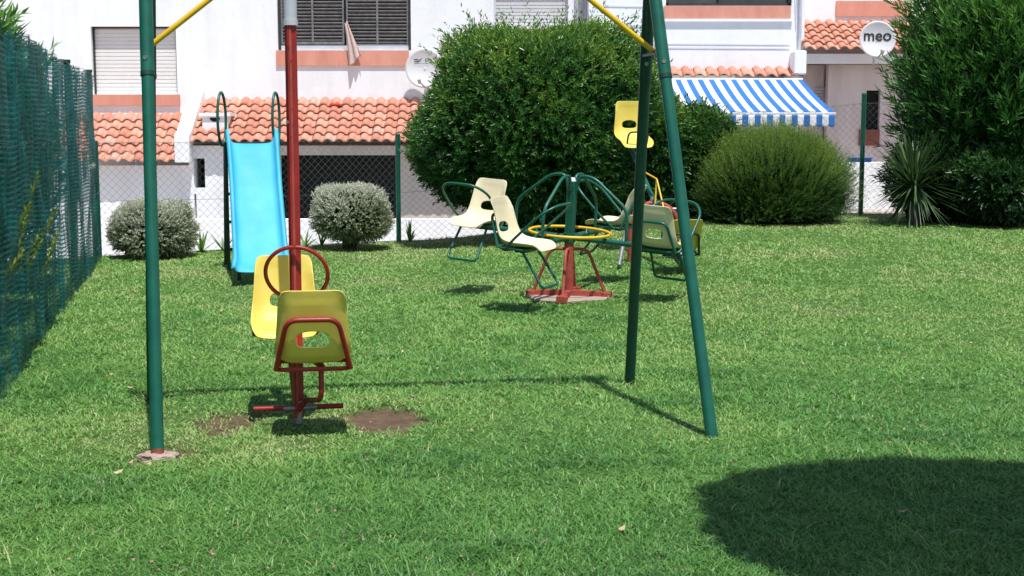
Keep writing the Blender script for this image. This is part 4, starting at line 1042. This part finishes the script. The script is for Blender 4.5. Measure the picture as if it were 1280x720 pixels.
def shrub(name, label, cat, base, w, h, mat, n, K=10, ll=.05, lw=.009, tw=.14, spread=.9, seed=1, zlow=.05, square=1.0, core=.80, depth=None, depthband=.24, up=.35, tall=.0, tintb=.5, stems=6, group=None, lamp=.12):
    """rounded bush: twigs with leaves over a lumpy body"""
    rg = np.random.default_rng(seed); root = empty(name, base, label, cat, group=group)
    rad = np.array([w/2, (depth or w)/2, (h-zlow)/2]); ctr = np.array([0,0,zlow+rad[2]])
    D = rg.normal(0,1,(n,3)); D /= np.linalg.norm(D,axis=1,keepdims=True)
    # superellipsoid for clipped shapes
    if square > 1: q = (np.abs(D)**(2*square)).sum(1)**(-1/(2*square)); 
    else: q = np.ones(n)
    f = lump(D, seed, lamp)*q
    inset = rg.random(n)**1.6*depthband; rr = f*(1-inset)
    B = ctr+D*rad*rr[:,None]*(1-tw*.6/rad.mean())
    Dr = D*np.array([1/rad[0],1/rad[1],1/rad[2]])*rad.mean(); Dr /= np.linalg.norm(Dr,axis=1,keepdims=True)
    Dr = Dr+np.array([0,0,up])+rg.normal(0,.33,(n,3)); Dr /= np.linalg.norm(Dr,axis=1,keepdims=True)
    L = tw*(.7+.6*rg.random(n)); 
    if tall: k = (rg.random(n) < .05)&(D[:,2]>.45); L[k] *= 1+tall
    keep = B[:,2] > max(zlow*.6,.0); B, Dr, L, inset, D = B[keep], Dr[keep], L[keep], inset[keep], D[keep]
    patch = np.sin(B[:,0]*5+seed)*np.sin(B[:,2]*6+seed*2)*np.sin(B[:,1]*5)
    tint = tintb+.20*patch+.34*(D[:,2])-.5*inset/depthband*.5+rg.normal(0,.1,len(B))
    V, Fc, t = leaves_on_twigs(B, Dr, L, K, ll, lw, spread, rg, tint)
    npmesh('foliage', V, Fc, 3, mat, root, attrs={'tint': t})
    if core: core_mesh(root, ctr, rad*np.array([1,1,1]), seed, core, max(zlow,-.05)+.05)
    m = MB()
    for i in range(stems):
        a = rg.uniform(0,6.28); r0 = rg.uniform(0,.12)*w*.5; r1 = rg.uniform(.2,.6)*w/2
        m.tube([(r0*math.cos(a),r0*math.sin(a),-.08),(r0*1.6*math.cos(a),r0*1.6*math.sin(a),h*.2),(r1*math.cos(a),r1*math.sin(a)*.8,h*.55)], [.03*h**.5,.022*h**.5,.01], 7)
    m.build('stem', M['bark'], root)
    return root

def gpt(x, y): return Vector((x, y, ground_h(x, y)))
# big round bush in the middle
bx = at(672,200,16.6).x
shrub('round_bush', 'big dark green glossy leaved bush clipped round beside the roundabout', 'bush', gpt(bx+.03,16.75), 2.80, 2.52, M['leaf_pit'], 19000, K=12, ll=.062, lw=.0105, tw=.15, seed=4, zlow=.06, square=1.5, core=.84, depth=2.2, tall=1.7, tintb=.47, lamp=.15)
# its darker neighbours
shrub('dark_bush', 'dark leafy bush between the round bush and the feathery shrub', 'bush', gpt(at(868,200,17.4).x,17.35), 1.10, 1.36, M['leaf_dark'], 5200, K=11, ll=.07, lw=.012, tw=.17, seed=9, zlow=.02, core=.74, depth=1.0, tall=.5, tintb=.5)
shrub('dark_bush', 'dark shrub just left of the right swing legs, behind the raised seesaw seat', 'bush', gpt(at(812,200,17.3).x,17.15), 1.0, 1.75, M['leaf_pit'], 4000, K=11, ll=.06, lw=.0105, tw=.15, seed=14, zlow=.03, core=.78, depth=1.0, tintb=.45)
# feathery shrub
shrub('feathery_shrub', 'wide yellow green shrub with fine upright needles before the striped awning', 'bush', gpt(at(966,220,16.8).x,16.75), 1.95, 1.10, M['leaf_rose'], 9000, K=30, ll=.030, lw=.0028, tw=.28, spread=.75, seed=21, zlow=-.30, core=.78, depth=1.5, up=1.1, tall=.2, tintb=.5, depthband=.3, square=1.15)
# two clipped grey bushes
shrub('grey_bush', 'clipped grey green bush between the blue slide and the fence post', 'bush', gpt(at(436,270,16.3).x,16.35), .92, .79, M['leaf_grey'], 5200, K=9, ll=.024, lw=.006, tw=.06, seed=31, zlow=.12, square=1.5, core=.82, depth=.9, tintb=.42, group=None, stems=26)
shrub('grey_bush', 'clipped grey green bush behind the near left swing leg', 'bush', gpt(at(187,285,15.2).x,15.35), .86, .62, M['leaf_grey'], 4800, K=9, ll=.024, lw=.006, tw=.06, seed=33, zlow=.03, square=1.6, core=.82, depth=.85, tintb=.36, stems=14)

def oleander(label, base, w, h, n, seed, mat, K=13, ll=.13, lw=.013, tw=.30, zc=.15, tintb=.5, name='oleander', lean=0, ns=14, depth=None, clip=0, flowers=0):
    rg = np.random.default_rng(seed); root = empty(name, base, label, 'shrub')
    m = MB(); tips = []; d_ = (depth or w)
    for i in range(ns):
        a = rg.uniform(0,6.28); r1 = rg.uniform(.35,1)**.7; hx = math.cos(a)*r1*w/2*.8; hy = math.sin(a)*r1*d_/2*.8; hz = h*(.95-.28*r1**2)*rg.uniform(.85,1)
        b = Vector((math.cos(a)*.12*w*r1, math.sin(a)*.12*w*r1, -.05)); mid = Vector((hx*.5,hy*.5,hz*.5)); e = Vector((hx+lean*hz,hy,hz*.93))
        m.tube(fillet([b, mid, e], .4, 5), [.022]*3+[.015]*3+[.008]*2 , 6) if len(fillet([b,mid,e],.4,5))==8 else m.tube(fillet([b, mid, e], .4, 5), .014, 6)
    m.build('stem', M['bark'], root)
    # leafy shoots scattered through the crown volume
    D = rg.normal(0,1,(n,3)); D /= np.linalg.norm(D,axis=1,keepdims=True)
    r = rg.random(n)**.42; f = lump(D, seed, .16)
    zmid = h*(zc+(1-zc)*.5); C_ = np.array([0,0,zmid]); rad = np.array([w/2, d_/2, h*(1-zc)/2])
    B = C_+D*rad*(r*f)[:,None]
    B[:,0] += lean*B[:,2]
    Dr = D*np.array([.8,.8,.4])+np.array([0,0,.95])+rg.normal(0,.3,(n,3)); Dr /= np.linalg.norm(Dr,axis=1,keepdims=True)
    L = tw*(.6+.7*rg.random(n)); tint = tintb+.3*(r-.75)+.12*D[:,2]+.55*(B[:,2]/h-.62)+rg.normal(0,.1,n)  # tint falls towards the ground: shade of the lower crown painted in
    V,Fc,t = leaves_on_twigs(B,Dr,L,K,ll,lw,.62,rg,tint)
    if clip:
        P4 = V.reshape(-1,4,3); bad = (((P4@np.array([NN.x,NN.y,0])) > clip-.10) & (P4[:,:,2] < 2.06)).any(1)
        tip = (P4[:,2,2] > 2.06) & ((P4[:,2]@np.array([NN.x,NN.y,0])) > clip+.16); ok_ = ~(bad|tip)
        V = P4[ok_].reshape(-1,3); t = t.reshape(-1,4)[ok_].ravel(); k_ = np.arange(len(V)//4)*4; Fc = np.stack([k_,k_+1,k_+2,k_,k_+2,k_+3],-1).reshape(-1,3)
    npmesh('foliage', V, Fc, 3, mat, root, attrs={'tint':t})
    if flowers:
        k = np.where((D[:,2]>-.3)&(r>.85))[0][:flowers]; V,Fc,t = leaves_on_twigs(B[k]+Dr[k]*.25, Dr[k], np.full(len(k),.05), 9, .035,.016,1.2,rg,np.full(len(k),.6)); npmesh('flowers', V, Fc, 3, M['flower'], root, attrs={'tint':t})
    return root
# right hand thicket
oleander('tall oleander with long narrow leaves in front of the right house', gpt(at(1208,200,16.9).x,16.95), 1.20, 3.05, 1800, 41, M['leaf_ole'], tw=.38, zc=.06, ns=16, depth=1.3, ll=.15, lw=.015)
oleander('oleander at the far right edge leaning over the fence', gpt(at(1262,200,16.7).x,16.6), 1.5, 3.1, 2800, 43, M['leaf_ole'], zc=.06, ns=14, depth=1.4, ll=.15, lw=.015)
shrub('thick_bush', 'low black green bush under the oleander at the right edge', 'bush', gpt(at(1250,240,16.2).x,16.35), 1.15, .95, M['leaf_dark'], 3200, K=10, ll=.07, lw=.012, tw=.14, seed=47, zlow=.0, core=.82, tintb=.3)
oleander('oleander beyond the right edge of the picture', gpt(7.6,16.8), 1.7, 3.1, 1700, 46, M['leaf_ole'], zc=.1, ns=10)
# behind the net
def behind(s, off, **k):
    p = NS+ND*s-NN*off; return Vector((p.x,p.y,0))
oleander('oleander behind the near end of the teal netting', behind(3.2,.85), 1.7, 2.95, 2700, 51, M['leaf_dark'], zc=.02, ns=9, tintb=.45, clip=.85)
oleander('oleander behind the netting with tips above its top edge', behind(5.3,.85), 1.8, 2.75, 2900, 52, M['leaf_ole'], zc=.02, ns=9, tintb=.55, clip=.85)
oleander('oleander behind the middle of the teal netting', behind(7.3,.85), 1.8, 2.42, 2500, 53, M['leaf_dark'], zc=.02, ns=9, tintb=.5, clip=.85)
oleander('oleander with white flowers behind the far end of the netting', behind(9.4,.85), 1.6, 2.45, 1700, 54, M['leaf_ole'], zc=.05, ns=9, tintb=.6, flowers=16, clip=.85)
oleander('small oleander by the far corner post of the netting', behind(11.3,.75), .9, 1.85, 400, 55, M['leaf_ole'], zc=.15, ns=6, tintb=.5, flowers=8, clip=.75)
def creeper():
    rg = np.random.default_rng(77); p0 = NS+ND*5.7+NN*.05; root = empty('creeper', (p0.x,p0.y,0), 'yellow green leafy sprays poking through the teal netting', 'creeper')
    Bs=[];Ds=[]; m = MB()
    for i in range(9):
        s = rg.uniform(-.9,1.6); z = rg.uniform(.3,1.0); L = rg.uniform(.2,.4); a = rg.uniform(.5,1.2)
        p = Vector((ND.x*s,ND.y*s,z)); q = p+Vector((ND.x*math.cos(a)*L+NN.x*.07, ND.y*math.cos(a)*L+NN.y*.07, math.sin(a)*L)); m.tube([p-Vector((NN.x,NN.y,0))*.05, p, q], .004, 5)
        for t in np.linspace(0,1,9): Bs.append(p.lerp(q,t)); Ds.append((q-p).normalized())
    m.tube([(0-NN.x*.2,0-NN.y*.2,-.05),(ND.x*.3-NN.x*.12,ND.y*.3-NN.y*.12,.6),(ND.x*.5,ND.y*.5,1.2)], .009, 6)
    m.build('stem', M['bark'], root)
    B = np.array([b[:] for b in Bs]); D = np.array([d[:] for d in Ds]); V,Fc,t = leaves_on_twigs(B,D,np.full(len(B),.06),5,.045,.009,.9,rg,rg.uniform(.2,.8,len(B))); npmesh('foliage',V,Fc,3,M['leaf_lime'],root,attrs={'tint':t})
creeper()

def rosette(name, label, cat, base, n, L, w, mat, seed, elev=(.2,1.2), droop=.25, stem=0, group=None):
    rg = np.random.default_rng(seed); root = empty(name, base, label, cat, group=group); V=[];Fc=[];T=[]; S=7
    for i in range(n):
        a = rg.uniform(0,6.28); e = rg.uniform(*elev); l = L*rg.uniform(.7,1.1); o = len(V); tn = rg.random()
        dx,dy = math.cos(a),math.sin(a); sx,sy = -dy,dx; x=y=0.; z=stem+rg.uniform(-.1,.1)*(1 if stem else 0); ang=e
        for k in range(S+1):
            t = k/S; ww = w*(1-t**2.2)*(.75+.5*t*(1-t)*2)
            V += [(dx*x-sx*ww, dy*x-sy*ww, z+ww*.3),(dx*x+sx*ww, dy*x+sy*ww, z+ww*.3)]; T += [tn,tn]
            x += math.cos(ang)*l/S; z += math.sin(ang)*l/S; ang -= droop*l/S*3*t
        for k in range(S): Fc.append((o+2*k,o+2*k+1,o+2*k+3,o+2*k+2))
    npmesh('foliage', np.array(V), np.array(Fc), 4, mat, root, attrs={'tint':np.array(T)}, smooth=True)
    if stem:
        m = MB(); m.tube([(0.02,0,-.1),(-.01,0,stem*.5),(0,0,stem+.02)], [.07,.06,.05], 10); m.build('trunk', M['bark'], root)
    return root
rosette('yucca', 'spiky yucca with sword leaves beside the right fence post', 'yucca', gpt(at(1140,270,16.4).x,16.35), 340, .76, .014, M['leaf_yucca'], 61, (-.85,1.15), .05, stem=.50)
shrub('thick_bush', 'dark leafy undergrowth behind the yucca, under the tall oleander', 'bush', gpt(at(1180,240,16.6).x,16.9), 1.25, 1.15, M['leaf_dark'], 1900, K=10, ll=.09, lw=.013, tw=.17, seed=48, zlow=.0, core=0, tintb=.25, depthband=.8)
for i, (px_, py_, lb) in enumerate(((218,318,'strap leaved plant right behind the left grey bush'),(262,312,'strap leaved plant just left of the slide'),(288,308,'strap leaved plant behind the slide ladder'),(384,303,'strap leaved plant between the slide and the larger grey bush'),(404,302,'strap leaved plant touching the left side of the larger grey bush'),(512,298,'strap leaved plant at the foot of the middle fence post'))):
    y = 16.0 if px_ < 230 else 16.4+(px_-260)*.0035; p = gpt(at(px_,py_,y).x, min(y, float(lawn_edge(at(px_,py_,y).x))-.15))
    rosette('strap_plant', lb, 'plant', p, 9, .30, .020, M['leaf_agave'], 70+i, (.45,1.45), .5, group='strap leaved plants along the wire fence')

# round crowned tree whose shadow falls on the near lawn: it stands just outside the picture
def shade_tree():
    cx, cy, cz = 2.16, 3.84, 3.35; rg = np.random.default_rng(5)
    base = Vector((2.75,3.0,0)); root = empty('round_tree', base, 'round crowned tree casting the broad shadow on the near right of the lawn', 'tree')
    n = 11000; D = rg.normal(0,1,(n,3)); D /= np.linalg.norm(D,axis=1,keepdims=True); D[:,2] = np.where(D[:,2]<-.35, -.35, D[:,2])
    B = np.array([cx,cy,cz])-np.array(base)+D*np.array([.93,.92,.72])*(lump(D,5,.08)*(1-rg.random(n)**1.5*.5))[:,None]
    Dr = D+rg.normal(0,.4,(n,3)); Dr /= np.linalg.norm(Dr,axis=1,keepdims=True)
    V,Fc,t = leaves_on_twigs(B,Dr,np.full(n,.12),9,.075,.02,.9,rg,np.full(n,.5)); npmesh('crown',V,Fc,3,M['leaf_dark'],root,attrs={'tint':t})
    m = MB(); top = Vector((cx,cy,cz-.2))-base
    m.tube([(0,0,-.1),(-.03,.03,.9),(top.x*.35,top.y*.35,1.9),tuple(top)], [.085,.07,.06,.03], 12)
    for k in range(7):
        a = k*.9; m.tube([tuple(Vector((top.x*.6,top.y*.6,2.35))), (top.x+.55*math.cos(a), top.y+.55*math.sin(a), top.z+.15)], [.03,.01], 7)
    m.build('trunk', M['bark'], root)
shade_tree()

# dry leaves by the bushes
def debris():
    for i, (px_, py_, s) in enumerate(((447,299,.07),(541+0,660-360,.0))):
        if not s: continue
        p = G(px_, py_); bm = bmesh.new(); bmesh.ops.create_icosphere(bm, subdivisions=2, radius=1)
        for v in bm.verts: v.co = Vector((v.co.x*s*.8*(1+.4*random.random()), v.co.y*s*.5, v.co.z*.022*(1+random.random())))
        me = bpy.data.meshes.new('dry_leaf'); bm.to_mesh(me); bm.free(); o = link('dry_leaf', me, M['paving'], None, p+Vector((0,0,.035))); tag(o, 'dry brown leaf on the grass before the larger grey bush', 'leaf')
debris()

# ------------------------------------------------------------------ light, sky, camera
sd = Vector((.117, -.36, 1)).normalized(); elev = math.asin(sd.z); azi = math.atan2(sd.x, sd.y)
sl = bpy.data.lights.new('sun', 'SUN'); sl.energy = 5.0; sl.angle = R(.53); sl.color = (1, .98, .945)
so = bpy.data.objects.new('sun', sl); COL.objects.link(so); so.rotation_euler = sd.to_track_quat('Z', 'Y').to_euler(); so.location = (2,-6,12)
w = bpy.data.worlds.new('World'); scene.world = w; w.use_nodes = True; nt = w.node_tree
sk = nt.nodes.new('ShaderNodeTexSky'); sk.sky_type = 'NISHITA'; sk.sun_disc = False; sk.sun_elevation = elev; sk.sun_rotation = azi; sk.air_density = 1; sk.dust_density = 1.2; sk.ozone_density = 1
nt.links.new(sk.outputs[0], nt.nodes['Background'].inputs[0]); nt.nodes['Background'].inputs[1].default_value = .12
cam = bpy.data.cameras.new('camera'); co = bpy.data.objects.new('camera', cam); COL.objects.link(co)
cam.sensor_width = 36; cam.lens = 36*F/1280; cam.clip_end = 2000; cam.clip_start = .1
co.location = (0,0,CZ); co.rotation_euler = (math.pi/2-TH, 0, 0); scene.camera = co
scene.view_settings.view_transform = 'Standard'; scene.view_settings.look = 'None'; scene.view_settings.exposure = 0
